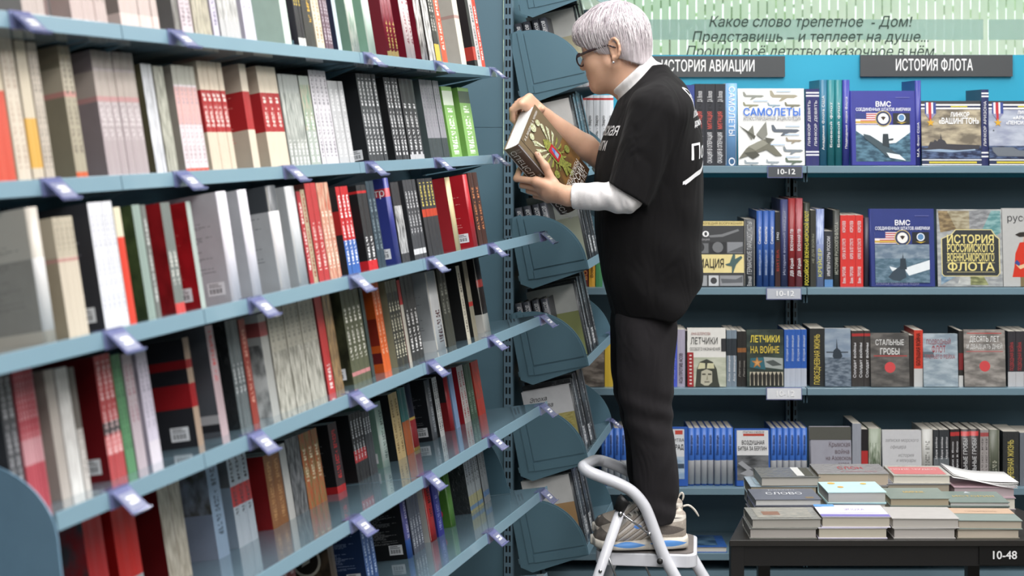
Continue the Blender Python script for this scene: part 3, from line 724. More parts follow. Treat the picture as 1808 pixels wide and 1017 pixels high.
R.append([   # sixth shelf
 (516,540,2,960,'7a2a28','6a2424','T:c0a0a0','dull red paperback nearest the viewer'),
 (596,606,1,930,'4a3c30','3a3028','CQ:5a4a3a,2c241c','brown book with a ring emblem'),
 (652,671,3,905,'39578c','22355a','S L:8a98b8 T:b0c0dc','navy blue book with printed back'),
 (724,732,1,890,'5a5a9c','1c1c1e','H S L:8c8c8c B:.0,.3,3a62b0 T:c8c4e0,.3,.95','black hardback with violet spine print'),
 (733,752,4,880,'5a5f6c','343844','T:c0c4cc,.1,.6','slate grey paperback'),
 (764,775,1,863,'c02c2c','c9c7c2','H T:3a1818,.4,.95 B:.0,.1,b02424','red-spined book with a white side'),
 (776,786,1,858,'34388c','2a2e78','T:8a8ec8,.1,.7','ultramarine paperback'),
 (800,808,1,845,'5a8a3c','4c7a30','H','leaf green hardback with two white letters'),
 (833,856,5,808,'9aa0a2','2a2d30','W B:.0,.3,a8a478 B:.05,.12,6a8aac T:3a3c3e,.5,.95','silver wrapped volume with yellow and blue foot'),
 (857,868,2,806,'8a8e90','3a3d40','W B:.12,.22,5a7aa4 T:5a5c5e,.5,.95','silver wrapped volume at the end'),
])
ROWB = []
for i, row in enumerate(R):
    p = PF[i]+TB[i]*CA; zb = ZF[i]+.0102-TB[i]*SA
    seen = set()
    for (x0, x1, n, yt, sc, cc, st, desc) in row:
        assert desc not in seen, desc; seen.add(desc)
        S0, S1 = S_of(x0, p), S_of(x1, p)
        d = parse(st); base = SP(S0, p, zb); a = SA*ST
        h = (F*(EYE-zb)-(yt-HY)*base.y)/((yt-HY)*a+F*CA)
        hmax = [.30, .233, .215, .222, .236, .226][i]
        if h > hmax+.004: print('cap', i, desc, round(h, 3))
        h = min(max(h, .15), hmax); 
        if i == 0: h = .215 if n > 2 else .225+.01*math.sin(x0)
        t = (S1-S0)/n; w = d['w'] or min(.172, max(.115, h*.68))
        if i < 2: w = min(w, .178)
        kind = 'hardback_book' if d['hard'] else 'paperback_book'
        rnd = random.Random(x0*7+i)
        o = make_book(kind, t*.975, w, h, sc, cc, d)
        for k in range(n):
            c = o if k == 0 else copy_tree(o)
            off = rnd.uniform(-.0006, .0012) if k else 0
            c.matrix_world = rotm(SP(S0+k*t, p+off, zb - off*SA)) @ Matrix.Rotation(rnd.gauss(0, .004), 4, 'Y')
            for ch in c.children:
                if k and ch.name.startswith('barcode'): bpy.data.objects.remove(ch)
            lab = f'{desc}, {SHN[i]} long shelf' if n == 1 else f'{desc}, {ORD[k]} of {NUM[n]}, {SHN[i]} long shelf'
            book_label(c, lab, 'book', f'books on the {SHN[i]} long shelf')
            ROWB.append((c, desc, t, w, h))
def find(desc): return [r for r in ROWB if r[1].startswith(desc)]
for o, ds, t, w, h in find('leaf green'):
    art(o, frame((0, w, 0), (0, -1, 0), (0, 0, 1)), w, h, [('text', 'у', .62, .55, .10, {}, ink('eef2e6')), ('text', 'АЗА', .6, .78, .03, {}, ink('dfe8d0')), ('circ', .7, .25, .012, 'd84a5a')], 'cover_art')
for o, ds, t, w, h in find('brown book with a ring'):
    art(o, frame((0, w, 0), (0, -1, 0), (0, 0, 1)), w, h, [('circ', .55, .62, .036, 'c8bfae'), ('circ', .55, .62, .030, '2a231d'), ('poly', [(.45, .55), (.62, .6), (.66, .78), (.56, .7)], 'd8d0c0')], 'cover_art')
for o, ds, t, w, h in find('royal blue'):
    art(o, frame((0, w, 0), (0, -1, 0), (0, 0, 1)), w, h, [('text', 'нтр', .8, .83, .026, {}, ink('f0eef2'))], 'cover_art')
for o, ds, t, w, h in find('pale book with a photograph'):
    art(o, frame((0, w, 0), (0, -1, 0), (0, 0, 1)), w, h, [('poly', [(.38, .0), (.78, .0), (.74, .42), (.64, .52), (.64, .62), (.54, .62), (.52, .5), (.42, .4)], '3a3b3c'), ('circ', .59, .62, .014, '5a5a5a')], 'cover_art')
# rounded dividers standing on the long shelves
end_plate(0, S_of(312, PF[0]+.07), .15, .19, .03, 'rounded blue-grey divider on the topmost long shelf, nearest the viewer')
end_plate(0, S_of(505, PF[0]+.05), .15, .19, .03, 'rounded blue-grey divider on the topmost long shelf, beside the pale mint hardback')
end_plate(5, 4.20, .27, .31, .10, 'rounded blue-grey divider closing the far end of the sixth long shelf')
# ================================================================== frontal bookcase along the window wall
BY = 5.65; BD = .30; BZ = lambda y: EYE-(y-HY)*BY/F
shelf_y = [293, 508, 685.5, 861.5, 977]
CY = paint('2a9fc0', rough=.5, var=.03, scale=4)
DK = paint('4e6a78', rough=.5, var=.04, scale=4)
XS = [BY*(v-CX)/F for v in (942, 1425, 1908)]
for k in range(2):
    x0, x1 = XS[k], XS[k+1]; t = empty('bookcase', (x0, BY, 0)); L = x1-x0
    mb = MB(); mb.box((0, BD, .1), (L, BD+.02, BZ(318)), DK); mb.build('back_panel', t)
    mb = MB(); mb.box((0, BD-.004, BZ(318)), (L, BD+.02, EYE-(97-HY)*(BY+BD)/F), CY); mb.build('header_panel', t)
    mb = MB(); mb.box((-.014, 0, 0), (.014, .03, BZ(297)), POSTM); mb.build('post', t, Matrix.Translation((.0 if k else .016, BD-.036, 0)))
    mb = MB(); mb.box((-.014, 0, 0), (.014, .03, BZ(297)), POSTM); mb.build('post', t, Matrix.Translation((L-.016, BD-.036, 0)))
    for i, y in enumerate(shelf_y):
        z = BZ(y); g = .0015; dep = BD-.005 if i < 4 else BD-.005
        mb = MB(); mb.box((g, 0, z-.026), (L-g, dep, z), STEEL); o = mb.build('shelf', t, None, .0015)
        mb = MB(); mb.box((.004, .03, z-.06), (.007, dep, z-.026), DK); mb.box((L-.007, .03, z-.06), (L-.004, dep, z-.026), DK); mb.build('bracket', o)
    mb = MB(); mb.box((0, .01, 0), (L, BD, BZ(1010)), STEEL); mb.build('plinth', t)
    tag(t, ['blue-grey wall bookcase under the aviation sign', 'blue-grey wall bookcase under the fleet sign'][k], 'bookcase')
SIGN = paint('47494b', rough=.5, var=.03); WHT = ink('f2f2f2')
def sign(x0, x1, y0, y1, body, lab, tx0, tx1):
    Y = BY+BD-.018; a = P(x0, y1, Y); b = P(x1, y0, Y); w, h = b.x-a.x, b.z-a.z
    t = empty('section_sign', a); mb = MB(); mb.box((0, 0, 0), (w, .010, h), SIGN); mb.build('sign_board', t)
    cx = ((tx0+tx1)/2-x0)/(x1-x0)
    art(t, frame((0, -.0004, 0), (1, 0, 0), (0, 0, 1)), w, h, [('text', body, cx, .5, 20/F*Y/.72, {'fit': (tx1-tx0)/(x1-x0), 'bold': .012}, WHT)])
    tag(t, lab, 'sign')
sign(1117, 1386, 99, 136, 'ИСТОРИЯ АВИАЦИИ', 'dark grey aviation history sign with white capitals beside the white-haired head', 1168, 1332)
sign(1519, 1788, 97, 135, 'ИСТОРИЯ ФЛОТА', 'dark grey fleet history sign with white capitals above the battleship books', 1581, 1717)
def shelf_tag(x0, x1, y0, y1, body, bgc, lab):
    a = P(x0, y1, BY-.006); b = P(x1, y0, BY-.006); w, h = b.x-a.x, b.z-a.z
    t = empty('shelf_tag', a); mb = MB(); mb.box((0, 0, 0), (w, .005, h), CLIP); mb.build('holder', t)
    mb = MB(); mb.box((.003, -.0006, .003), (w-.003, 0, h-.003), paint(bgc, rough=.25)); mb.build('tag_card', t)
    art(t, frame((0, -.0008, 0), (1, 0, 0), (0, 0, 1)), w, h, [('text', body, .52, .5, h*.62, {'bold': .012, 'fit': .5}, WHT)])
    tag(t, lab, 'shelf tag')
shelf_tag(1355, 1417, 293, 314, '10-12', '55585c', 'dark shelf tag reading 10-12 under the aircraft encyclopedia')
shelf_tag(1353, 1415, 508, 529, '10-12', 'b4b8c0', 'pale shelf tag reading 10-12 below the red-spined pair')
shelf_tag(1353, 1416, 684, 706, '10-12', 'd8dade', 'washed-out pale shelf tag below the airmen book on the third shelf')

R4 = Matrix(((0, 1, 0, 0), (-1, 0, 0, 0), (0, 0, 1, 0), (0, 0, 0, 1)))          # cover towards the viewer
WSH = ['upper', 'second', 'third', 'fourth', 'bottom']
def lab_w(desc, k, n, i):
    return f'{desc}, {WSH[i]} wall shelf' if n == 1 else f'{desc}, {ORD[k]} of {NUM[n]}, {WSH[i]} wall shelf'
def wrun(i, x0, x1, n, yt, sc, cc, st, desc, setback=.03, spine=None, fs=.6, rot=1, tc='e8e8ea', name=None):
    Y = BY+setback; z = BZ(shelf_y[i])+.0003; X0, X1 = (x0-CX)/F*Y, (x1-CX)/F*Y; t = (X1-X0)/n
    h = EYE-(yt-HY)*Y/F-z; d = parse(st); w = d['w'] or min(.2, h*.7)
    o = make_book(name or ('hardback_book' if d['hard'] else 'paperback_book'), t*.97, w, h, sc, cc, d)
    if spine:
        items = [('text', b, .5, (v0+v1)/2, min(t*fs, .03), {'rot': rot*math.pi/2, 'bold': .006, 'width': wd}, ink(c)) for b, v0, v1, c, wd in fit_spine(spine, h, min(t*fs, .03), tc)]
        art(o, frame((0, -.0005, 0), (1, 0, 0), (0, 0, 1)), t*.97, h, items)
    for k in range(n):
        c = o if k == 0 else copy_tree(o)
        c.matrix_world = Matrix.Translation((X0+k*t, Y + (random.uniform(0, .006) if k else 0), z)) @ Matrix.Rotation(random.gauss(0, .003) if n > 2 else 0, 4, 'Y')
        book_label(c, lab_w(desc, k, n, i), 'book', f'books on the {WSH[i]} wall shelf')
def fit_spine(sp, h, size, tc):
    out = []
    for it in sp:
        b, v0, v1 = it[:3]; c = it[3] if len(it) > 3 else tc
        out.append((b, v0, v1, c, max(.3, (v1-v0)*h/(max(1, len(b))*size*.68))))
    return out
def wface(i, x0, x1, yt, sc, cc, st, desc, items, t=.022, setback=.02, lean=4, name=None):
    z = BZ(shelf_y[i])+.0003; Y = BY+setback; X0, X1 = (x0-CX)/F*Y, (x1-CX)/F*Y; w = X1-X0; d = parse(st)
    h = (EYE-(yt-HY)*Y/F-z)/math.cos(math.radians(lean))
    o = make_book(name or ('hardback_book' if d['hard'] else 'paperback_book'), t, w, h, sc, cc, d)
    # local frame: x = thickness (front cover at x = t faces the viewer), y = width from spine, z = height
    art(o, frame((t, 0, 0), (0, 1, 0), (0, 0, 1)), w, h, items)
    o.matrix_world = Matrix.Translation((X0, Y+t, z + .0005)) @ Matrix.Rotation(-math.radians(lean), 4, 'X') @ R4
    book_label(o, f'{desc}, {WSH[i]} wall shelf', 'book', f'books on the {WSH[i]} wall shelf')
    return o
T = lambda b, x, y, s, c, **k: ('text', b, x, y, s, k, ink(c))
# ---- upper shelf
wrun(0, 1000, 1084, 7, 168, 'e4e6ea', 'd8dade', 'B:.93,.96,c03a3a', 'white paperback behind the reader', spine=[('читатель - Заро', .12, .8, '2a2a2c')], fs=.5)
wrun(0, 1206, 1227, 1, 150, '3a4a8a', 'd8b060', '', 'blue book just behind the black shirt')
wrun(0, 1227, 1281, 3, 148, '33343a', '26272b', 'T:26272b', 'charcoal spine with a red capsule', spine=[('Д.А. Волков', .76, .93), ('МИГРАЦИЯ', .45, .66, 'e06a62'), ('ОКАЦИЯ В ОПЕРАЦИЯ', .02, .42)], fs=.62)
wrun(0, 1281, 1302, 1, 147, '7aa8d8', 'e8e8ea', 'H', 'light blue aircraft book spine', spine=[('САМОЛЕТЫ', .38, .94, 'f4f6fa'), ('О', .0, .1, 'f4f6fa')], fs=.75, rot=-1)
def plane(cx, cy, s, col, flip=1):
    q = lambda pts: ('poly', [(cx+flip*x*s, cy+y*s*.8) for x, y in pts], col)
    return [q([(-.5, .02), (-.42, -.06), (.35, -.08), (.5, 0), (.4, .05), (-.3, .06)]), q([(-.5, .02), (-.52, .22), (-.44, .22), (-.34, .04)]), q([(-.05, -.02), (.2, -.02), (-.1, -.2), (-.2, -.2)])]
jet = 'poly'
SAM = [('rect', 0, 0, 1, 1, 'e9e9e6')]
for a in ((.24, .9, .32, '8d8f86'), (.7, .9, .42, 'a09a86'), (.2, .78, .24, '8d8c72'), (.55, .78, .2, '8aa0ac'), (.83, .78, .24, '7c7a66'), (.72, .45, .42, '5c646e'), (.84, .32, .24, '9a8f7c'), (.83, .19, .3, '7d868c'), (.84, .05, .26, '5d6a5a'), (.2, .03, .22, '98a2a8'), (.52, .04, .2, '98a0a4')): SAM += plane(*a)
J = lambda pts, c: ('poly', [(x, y) for x, y in pts], c)
SAM += [J([(.0, .08), (.12, .22), (.28, .30), (.40, .34), (.52, .26), (.66, .12), (.56, .12), (.42, .20), (.28, .16)], '6f6e60'), J([(.1, .22), (.22, .42), (.24, .5), (.16, .52), (.06, .46)][::-1] if False else [(.13, .42), (.22, .52), (.24, .40), (.2, .33)], '74746a'),
        J([(.27, .40), (.42, .57), (.44, .40), (.37, .33)], '82827a'), J([(.0, .52), (.26, .38), (.24, .34)], '4e4e44'), J([(.40, .36), (.55, .34), (.44, .27)], '55554c'), J([(.08, .16), (.22, .08), (.32, .13), (.26, .18)], '4c4c42'), J([(.14, .24), (.36, .33), (.45, .28), (.26, .19)], '8d8c7e')]
SAM += [T('САМОЛЕТЫ', .51, .685, .038, '2f6fd0', bold=.02, fit=.86), T('ИЛЛЮСТРИРОВАННАЯ ЭНЦИКЛОПЕДИЯ', .51, .6, .018, '4a4a4c', fit=.86)]
for x, y in ((.7, .955), (.83, .5), (.82, .39), (.6, .26), (.83, .1), (.35, .83)): SAM.append(('rect', x-.12, y, x+.1, y+.014, 'b4c8dc'))
wface(0, 1304, 1421, 157, 'e4e4e4', 'e9e9e6', 'H W', 'white aircraft encyclopedia with a grey fighter jet', SAM)
wrun(0, 1423, 1447, 2, 157, '35366a', '2c2d58', 'B:.9,.92,e6e6ea B:.94,.96,e6e6ea B:.13,.15,e6e6ea B:.17,.19,e6e6ea', 'navy spine with white hoops beside the encyclopedia', spine=[('ЛИНКОР ДЕВЯТЬ', .24, .86)], fs=.5)
wrun(0, 1447, 1461, 1, 141, '2f6a86', '285a74', 'H', 'steel-blue tall spine', spine=[('Академия Флота США', .14, .86)], fs=.4)
wrun(0, 1461, 1488, 2, 141, '27777e', '1f666c', 'H', 'tall teal spine', spine=[('Боевой флот', .15, .8)], fs=.4)
wrun(0, 1488, 1501, 1, 141, '3a3f96', '343a8c', 'H', 'tall indigo spine left of the submarine book', spine=[('Подводные лодки Флота', .14, .86)], fs=.4)
def vms(sky, sub):
    it = [('rect', .085, .05, .92, .54, sea('2c4a5c', '5a8094', 30)), ('poly', [(.09, .54), (.92, .54), (.92, .44), (.7, .30), (.5, .28), (.3, .34), (.09, .46)], sky), ('rect', .085, .55, .42, .70, 'e8dfe0')]
    for i in range(5): it.append(('rect', .16, .56+i*.029, .42, .573+i*.029, 'b83a44'))
    it += [('rect', .085, .62, .25, .70, '2c3a7a'), ('rect', .085, .565, .4, .59, 'c8a850'), ('rect', .66, .55, .92, .70, '23262c'), ('circ', .51, .625, .030, 'c9b26a'), ('circ', .51, .625, .027, '2c3556'), ('circ', .51, .625, .020, 'e8e6e2'), ('poly', [(.47, .645), (.51, .6), (.55, .645), (.51, .655)], '3a2c24'), ('circ', .79, .635, .015, 'dfe3e8'), ('circ', .79, .637, .011, '5a86b0'), ('poly', [(.71, .58), (.79, .555), (.87, .58), (.79, .57)], 'd0b040')]
    it += sub + [T('ВМС', .51, .815, .026, 'f2f2f6', bold=.02), T('СОЕДИНЕННЫХ ШТАТОВ АМЕРИКИ', .51, .745, .016, 'eceef4', bold=.015, fit=.84), ('rect', .7, .905, .92, .912, '6a6ea8')]
    return it
subA = [('poly', [(.2, .42), (.3, .4), (.48, .30), (.6, .22), (.78, .12), (.7, .1), (.55, .12), (.4, .24), (.22, .36)], '3f5058'), ('poly', [(.49, .26), (.5, .42), (.58, .42), (.6, .24)], '2c363c'), ('poly', [(.58, .35), (.66, .36), (.66, .34), (.58, .33)], '2c363c'), ('poly', [(.55, .17), (.75, .14), (.85, .06), (.6, .1)], 'd8e2e6')]
wface(0, 1502, 1617, 161, '34388c', '34398e', 'H', 'blue submarine book standing face out left of the battleship', vms('dfe6e8', subA))
wrun(0, 1616, 1627, 1, 142, '3c3f90', '35388a', 'H', 'tall indigo spine right of the submarine book', spine=[('М.А. Флот США', .06, .55)], fs=.45)
def linkor(l1, l2, skyc, hull, l3=None):
    it = [('rect', 0, .0, 1, 1, '3c3c3e'), ('rect', .0, .10, 1, .86, skyc), ('rect', 0, .10, 1, .30, sea('232a44', '56688a', 34)), ('rect', 0, .87, 1, .895, 'f0f0f0'), ('rect', 0, .895, 1, .925, '2c3450'), ('rect', 0, .925, 1, .95, 'f0f0f0'), ('rect', .5, .902, .78, .92, 'c8c040'),
          ('rect', 0, .0, 1, .075, '2c3450'), ('rect', 0, .075, 1, .09, 'f0f0f0'), ('rect', 0, -.0, 1, .014, 'f0f0f0'), ('rect', .12, .028, .92, .058, 'c8b840')]
    it += hull
    it += [('rect', .06, .80, .25, .975, '3a4a8a'), ('rect', .085, .78, .12, .975, 'e8e8ec'), ('rect', .12, .72, .16, .975, 'b03038'), ('rect', .16, .78, .2, .975, 'e8e8ec'), ('poly', [(.06, .8), (.15, .70), (.25, .8)], '8a8aa8'), ('rect', .13, .70, .17, .975, 'b83038'), ('star', .155, .66, .015, 'd0a030')]
    it += [T(l1, .65, .78 if l3 is None else .815, .024 if l3 is None else .018, 'f2f2f2', bold=.02, fit=.32), T(l2, .63 if l3 is None else .66, .68 if l3 is None else .735, .030 if l3 is None else .018, 'f4f4f4', bold=.02, fit=.68 if l3 is None else .5)]
    if l3: it.append(T(l3, .63, .655, .018, 'f4f4f4', bold=.02, fit=.68))
    return it
hullA = [('poly', [(.0, .26), (.1, .27), (.14, .36), (.2, .36), (.22, .40), (.26, .37), (.29, .41), (.31, .40), (.32, .50), (.34, .40), (.39, .38), (.42, .33), (.98, .31), (.96, .25), (.5, .22), (.1, .22)], '3b3a40'), ('poly', [(0, .23), (.3, .25), (.6, .23), (.9, .25), (.9, .23), (.5, .2), (.2, .21)], '8fa4bc')]
hullB = [('poly', [(.05, .28), (.06, .22), (.14, .14), (.9, .13), (1, .22), (.5, .23), (.4, .28)], '6a7078'), ('poly', [(.6, .34), (.75, .24), (.7, .24)], '50565e'), ('circ', .08, .54, .003, '50545c')]
skyA = sea('6f675a', 'b7ab92', 14); skyB = sea('9298ac', 'b4bac6', 12)
wface(0, 1628, 1733, 179, '2c3450', '3c3c3e', 'H', 'battleship book face out with a dark warship under storm clouds', linkor('ЛИНКОР', '«ВАШИНГТОН»', skyA, hullA))
wrun(0, 1733, 1746, 1, 158, '2f3560', '3a3c50', 'B:.9,.92,eeeeee B:.94,.96,eeeeee B:.11,.13,eeeeee B:.16,.18,eeeeee', 'navy spine with white hoops between two battleship books', spine=[('ЛИНКОР АРИЗОНА', .25, .85)], fs=.5)
wface(0, 1747, 1852, 179, '2c3450', '3c3c3e', 'H', 'battleship book face out with a pale misty sky', linkor('ЛИНКОРЫ', '«АРИЗОНА»', skyB, hullB, '«ПЕНСИЛЬВАНИЯ»'))
# ---- second shelf
for a in ((955, 985, 2, 398, '3f8a5c', '2f6a48', 'green spine under the tilted end panels', None, '4a9a6a'), (985, 1017, 2, 402, '2a2622', '221f1c', 'black spine with orange capitals', ('ВОЕННАЯ', .1, .7, 'd08a3a'), None), (1018, 1040, 2, 405, '6a1c1e', '4a1416', 'dark red spine under the end panel', ('ВОЙНА И', .1, .7, 'e8a05a'), None), (1040, 1051, 1, 400, 'd8a03a', 'b8842a', 'amber yellow spine', ('Военная мысль', .1, .8, '5a3a18'), None), (1052, 1064, 1, 400, '4a8a5a', '3a6a44', 'leaf green spine behind the dark trousers', None, None)):
    wrun(1, a[0], a[1], a[2], a[3], a[4], a[5], '', a[6], spine=[a[7]] if a[7] else None, fs=.7)
AV = [('rect', 0, .93, 1, 1, 'd9c787'), ('rect', 0, .50, 1, .93, '3a3b3d'), ('rect', 0, 0, 1, .21, '3a3b3d'), ('rect', 0, .21, 1, .49, 'dfcf92'), ('poly', [(.35, .78), (.6, .80), (.9, .88), (.92, .85), (.62, .76), (.4, .75)], '77797b'), ('rect', .02, .51, .36, .66, '6a6c6e'), ('circ', .2, .60, .018, '2c2d2f'), ('rect', .38, .51, .68, .68, '2a2b2d'), ('circ', .53, .60, .020, '6e7072'), ('rect', .70, .51, .98, .68, '84868a'), ('poly', [(.7, .52), (.98, .62), (.98, .52)], '55575a'),
      ('rect', .02, .01, .33, .17, '9a9c9e'), ('circ', .18, .08, .016, '3a3b3d'), ('rect', .36, .01, .54, .17, 'c2c4c6'), ('circ', .45, .09, .012, '3a3b3d'), ('rect', .56, .01, .98, .17, '8d8f92'), ('poly', [(.58, .12), (.85, .11), (.97, .16), (.97, .06), (.6, .05)], '5c5e62'),
      ('poly', [(.66, .34), (.74, .36), (.80, .49), (.84, .50), (.84, .42), (.95, .47), (.97, .44), (.86, .34), (.84, .30), (.80, .20), (.78, .21), (.78, .31), (.70, .32)], '46605e'),
      T('600', .19, .80, .030, 'f0f0f0', bold=.02, fit=.36), T('иллюстраций', .2, .72, .012, 'a0a0a2', fit=.36), T('АВИАЦИЯ', .33, .345, .045, '1c1c1c', bold=.01, fit=.62), T('ЭНЦИКЛОПЕДИЯ ВООРУЖЕНИЙ', .5, .965, .012, '6a5c30', fit=.95)]
wface(1, 1216, 1314, 392, '3a3b3d', '3a3b3d', 'H', 'black and cream aviation encyclopedia with a swallow-winged aircraft', AV)
wrun(1, 1314, 1334, 1, 387, '4a4c4f', '3c3e40', 'H', 'dark grey spine right of the cream aviation book', spine=[('ГЕРМАНСКИЕ ПАРАШЮТИСТЫ', .2, .95, 'c0c2c4'), ('Военная', .0, .17, 'c0c2c4')], fs=.55)
wrun(1, 1336, 1369, 3, 372, '34589c', '2a4a84', 'H', 'blue spine with white script', spine=[('Самолеты', .55, .8, 'f2f2f4'), ('военно-воздушных сил', .12, .52, 'b8c8e4')], fs=.55)
wrun(1, 1369, 1378, 1, 374, '2c2b2c', '242324', 'B:.0,.6,3a2424', 'narrow black spine with a dull red title', spine=[('1942', .6, .75), ('БИТВА', .2, .5, 'a03a34')], fs=.6)
wrun(1, 1378, 1392, 1, 352, '3a3f66', '30345a', 'H', 'tall slate-navy spine', spine=[('История военной авиации', .05, .95, 'a4a8c0')], fs=.4)
wrun(1, 1392, 1405, 1, 350, '8a2a2c', '742224', 'H', 'tall matt dark red spine', spine=[('ВОЕННАЯ ПВ', .4, .66), ('ДВ Край', .1, .34)], fs=.55)
wrun(1, 1405, 1418, 1, 350, '943a42', '742224', 'H W', 'tall shiny wrapped dark red spine', spine=[('ВОЕННАЯ ПВ', .4, .66), ('ДВ Край', .1, .34)], fs=.55)
wrun(1, 1419, 1431, 1, 358, '2c3028', '262a24', 'H', 'black spine with yellow capitals', spine=[('РОССИЙСКИЙ ВОЕННО-МОРСКОЙ ФЛОТ', .02, .9, 'e0d24a')], fs=.75)
wrun(1, 1431, 1441, 1, 371, '3a3a34', '302f2a', '', 'drab dark spine', spine=[('НЕ ДЛЯ ВОЙНЫ', .3, .7, '9a9a88')], fs=.5)
wrun(1, 1441, 1456, 1, 369, '8a96bc', '6a76a0', 'H Q:a8b4d0,6474a4,.55,1', 'pale blue spine with yellow print', spine=[('КРЕЙСЕР', .12, .5, 'd8d468')], fs=.6)
wrun(1, 1456, 1471, 1, 408, '33353a', '2a2c30', 'B:.0,.13,5a86b8', 'short dark spine with a blue foot', spine=[('ИМПЕРАТОРЫ РОССИИ', .2, .9)], fs=.5)
wrun(1, 1471, 1484, 1, 371, '3a3c38', '2e302c', 'H', 'dark spine of the Russian fleet history', spine=[('ИСТОРИЯ РУССКОГО ФЛОТА', .15, .85, 'b4b6a8')], fs=.6)
wrun(1, 1484, 1525, 3, 380, 'd23a36', 'c03030', '', 'bright red spine', spine=[('КОРОЛЕВ', .76, .92), ('КОРЕЯ. 38 ЛЕТ СПУСТЯ', .36, .7), ('Воен. ПРОТИВ', .03, .3)], fs=.55)
wrun(1, 1526, 1535, 1, 384, '3a3644', '302c3a', 'H', 'dark violet spine beside the blue submarine cover')
subB = [('rect', .085, .05, .92, .54, sea('66788a', '8c9aa6', 26)), ('rect', .085, .05, .92, .36, sea('4a6474', '6c8494', 40)), ('poly', [(.3, .26), (.48, .22), (.62, .26), (.92, .34), (.92, .22), (.6, .14), (.55, .2), (.34, .2)], 'dde3e6'), ('poly', [(.28, .12), (.36, .2), (.46, .26), (.54, .24), (.56, .12), (.46, .07), (.36, .08)], '364450'), ('poly', [(.46, .22), (.47, .36), (.50, .36), (.51, .44), (.52, .36), (.55, .36), (.57, .22)], '2c3842')]
wface(1, 1536, 1651, 370, '2c3674', '2e3a7a', 'H', 'blue submarine book with a surfaced grey hull', vms('9aa6b0', subB) + subB + [T('АТОМНЫЕ ПОДВОДНЫЕ ЛОДКИ', .42, .03, .012, '8a8cb0', fit=.66)])
IST = [('rect', 0, 0, 1, 1, sea('8d9092', 'b4b6b4', 20)), ('poly', [(.16, .98), (.3, .74), (.5, .74), (.5, .98)], sea('8a7f66', 'b0a890', 30)), ('poly', [(.5, .98), (.5, .74), (.7, .74), (.84, .98)], sea('77797c', 'a0a2a4', 30)), ('poly', [(.84, .98), (.7, .74), (.92, .66), (.98, .7), (.98, .98)], sea('5a8a8c', '8cb0b0', 30)), ('poly', [(.02, .98), (.16, .98), (.3, .74), (.05, .7)], sea('6a5a44', 'a08c68', 30)), ('poly', [(.05, .02), (.3, .14), (.2, .18), (.05, .22)], sea('5a7a94', '9aacb8', 30)), ('poly', [(.3, .02), (.5, .02), (.5, .14), (.35, .14)], sea('a8aaa8', 'c4c6c2', 30)), ('poly', [(.5, .02), (.78, .02), (.7, .14), (.5, .14)], sea('6a6e4c', 'a4a878', 30)), ('poly', [(.06, .16), (.1, .13), (.92, .13), (.96, .17), (.96, .62), (.9, .66), (.84, .74), (.28, .74), (.22, .68), (.06, .62)], 'd8cc94'), ('poly', [(.075, .165), (.105, .14), (.915, .14), (.945, .175), (.945, .615), (.89, .65), (.83, .73), (.29, .73), (.23, .67), (.075, .615)], '34383a')]
for (b, y, s) in (('ИСТОРИЯ', .605, .042), ('РОССИЙСКОГО', .49, .040), ('ВОЕННО-МОРСКОГО', .37, .040), ('ФЛОТА', .25, .042)): IST += [T(b, .51, y, s, 'e2d488', bold=.02, fit=.72), ('rect', .14, y-.065, .88, y-.06, 'd8cc94')]
wface(1, 1656, 1771, 371, '3a3c3e', '8a8c8c', 'H W', 'wrapped naval history book with gold capitals on black', IST)
RUS = [('rect', 0, 0, 1, 1, 'b4b4b2'), ('poly', [(.3, .06), (.36, .0), (.62, .0), (.66, .06)], '5a4a3a')]
fig = lambda pts, c: ('poly', pts, c)
RUS += [fig([(.16, .12), (.66, .12), (.62, .24), (.56, .34), (.6, .52), (.5, .58), (.3, .56), (.22, .42), (.2, .26)], 'c8321f'), fig([(.22, .28), (.3, .22), (.44, .26), (.42, .3), (.3, .27)], 'd8b890'), fig([(.36, .57), (.5, .57), (.5, .66), (.38, .66)], 'caa07c'), fig([(.22, .66), (.3, .63), (.58, .65), (.6, .67), (.46, .70), (.3, .69)], '2c2622'), fig([(.3, .0), (.4, .0), (.4, .12), (.3, .12)], '7a6a4c'), fig([(.46, .0), (.56, .0), (.56, .12), (.46, .12)], '7a6a4c'), fig([(.2, .3), (.28, .26), (.3, .3), (.24, .34)], '3a4a8a'),
        T('русский', .42, .87, .036, '3c3c3e', fit=.66), T('на службе', .55, .72, .014, '6a6a6c')]
wface(1, 1772, 1872, 369, 'b0b0ae', 'b6b6b4', 'H', 'pale grey book with a red-coated soldier', RUS)
# ---- third shelf
wface(2, 1000, 1067, 590, '5a4a44', '6a5f58', '', 'brownish photo cover half hidden by the end panels', [('rect', .0, .0, 1, 1, sea('4a423c', '8a8076', 18))])
wrun(2, 1068, 1083, 1, 598, 'c8a83a', 'a8882a', 'B:.9,1,c84a30', 'mustard yellow spine in front of the dark trousers')
wrun(2, 1170, 1185, 2, 586, '3a3a3c', '2a2a2c', '', 'black spine hidden beside the trousers', spine=[('ПЛЕН И', .1, .8)], fs=.6)
wrun(2, 1185, 1196, 1, 583, '4a5ac0', '3a48a0', '', 'violet-blue spine', spine=[('Асы Люфтваффе', .1, .85, '8a94dc')], fs=.5)
wrun(2, 1196, 1210, 1, 582, 'a8a2b4', '8d8798', '', 'lilac-grey spine', spine=[('АСЫ ПРОТИВ АСОВ', .05, .6, '4a3a44')], fs=.6)
wrun(2, 1210, 1214, 1, 584, '2c2a2a', '242222', '', 'thin black spine left of the goggled airman')
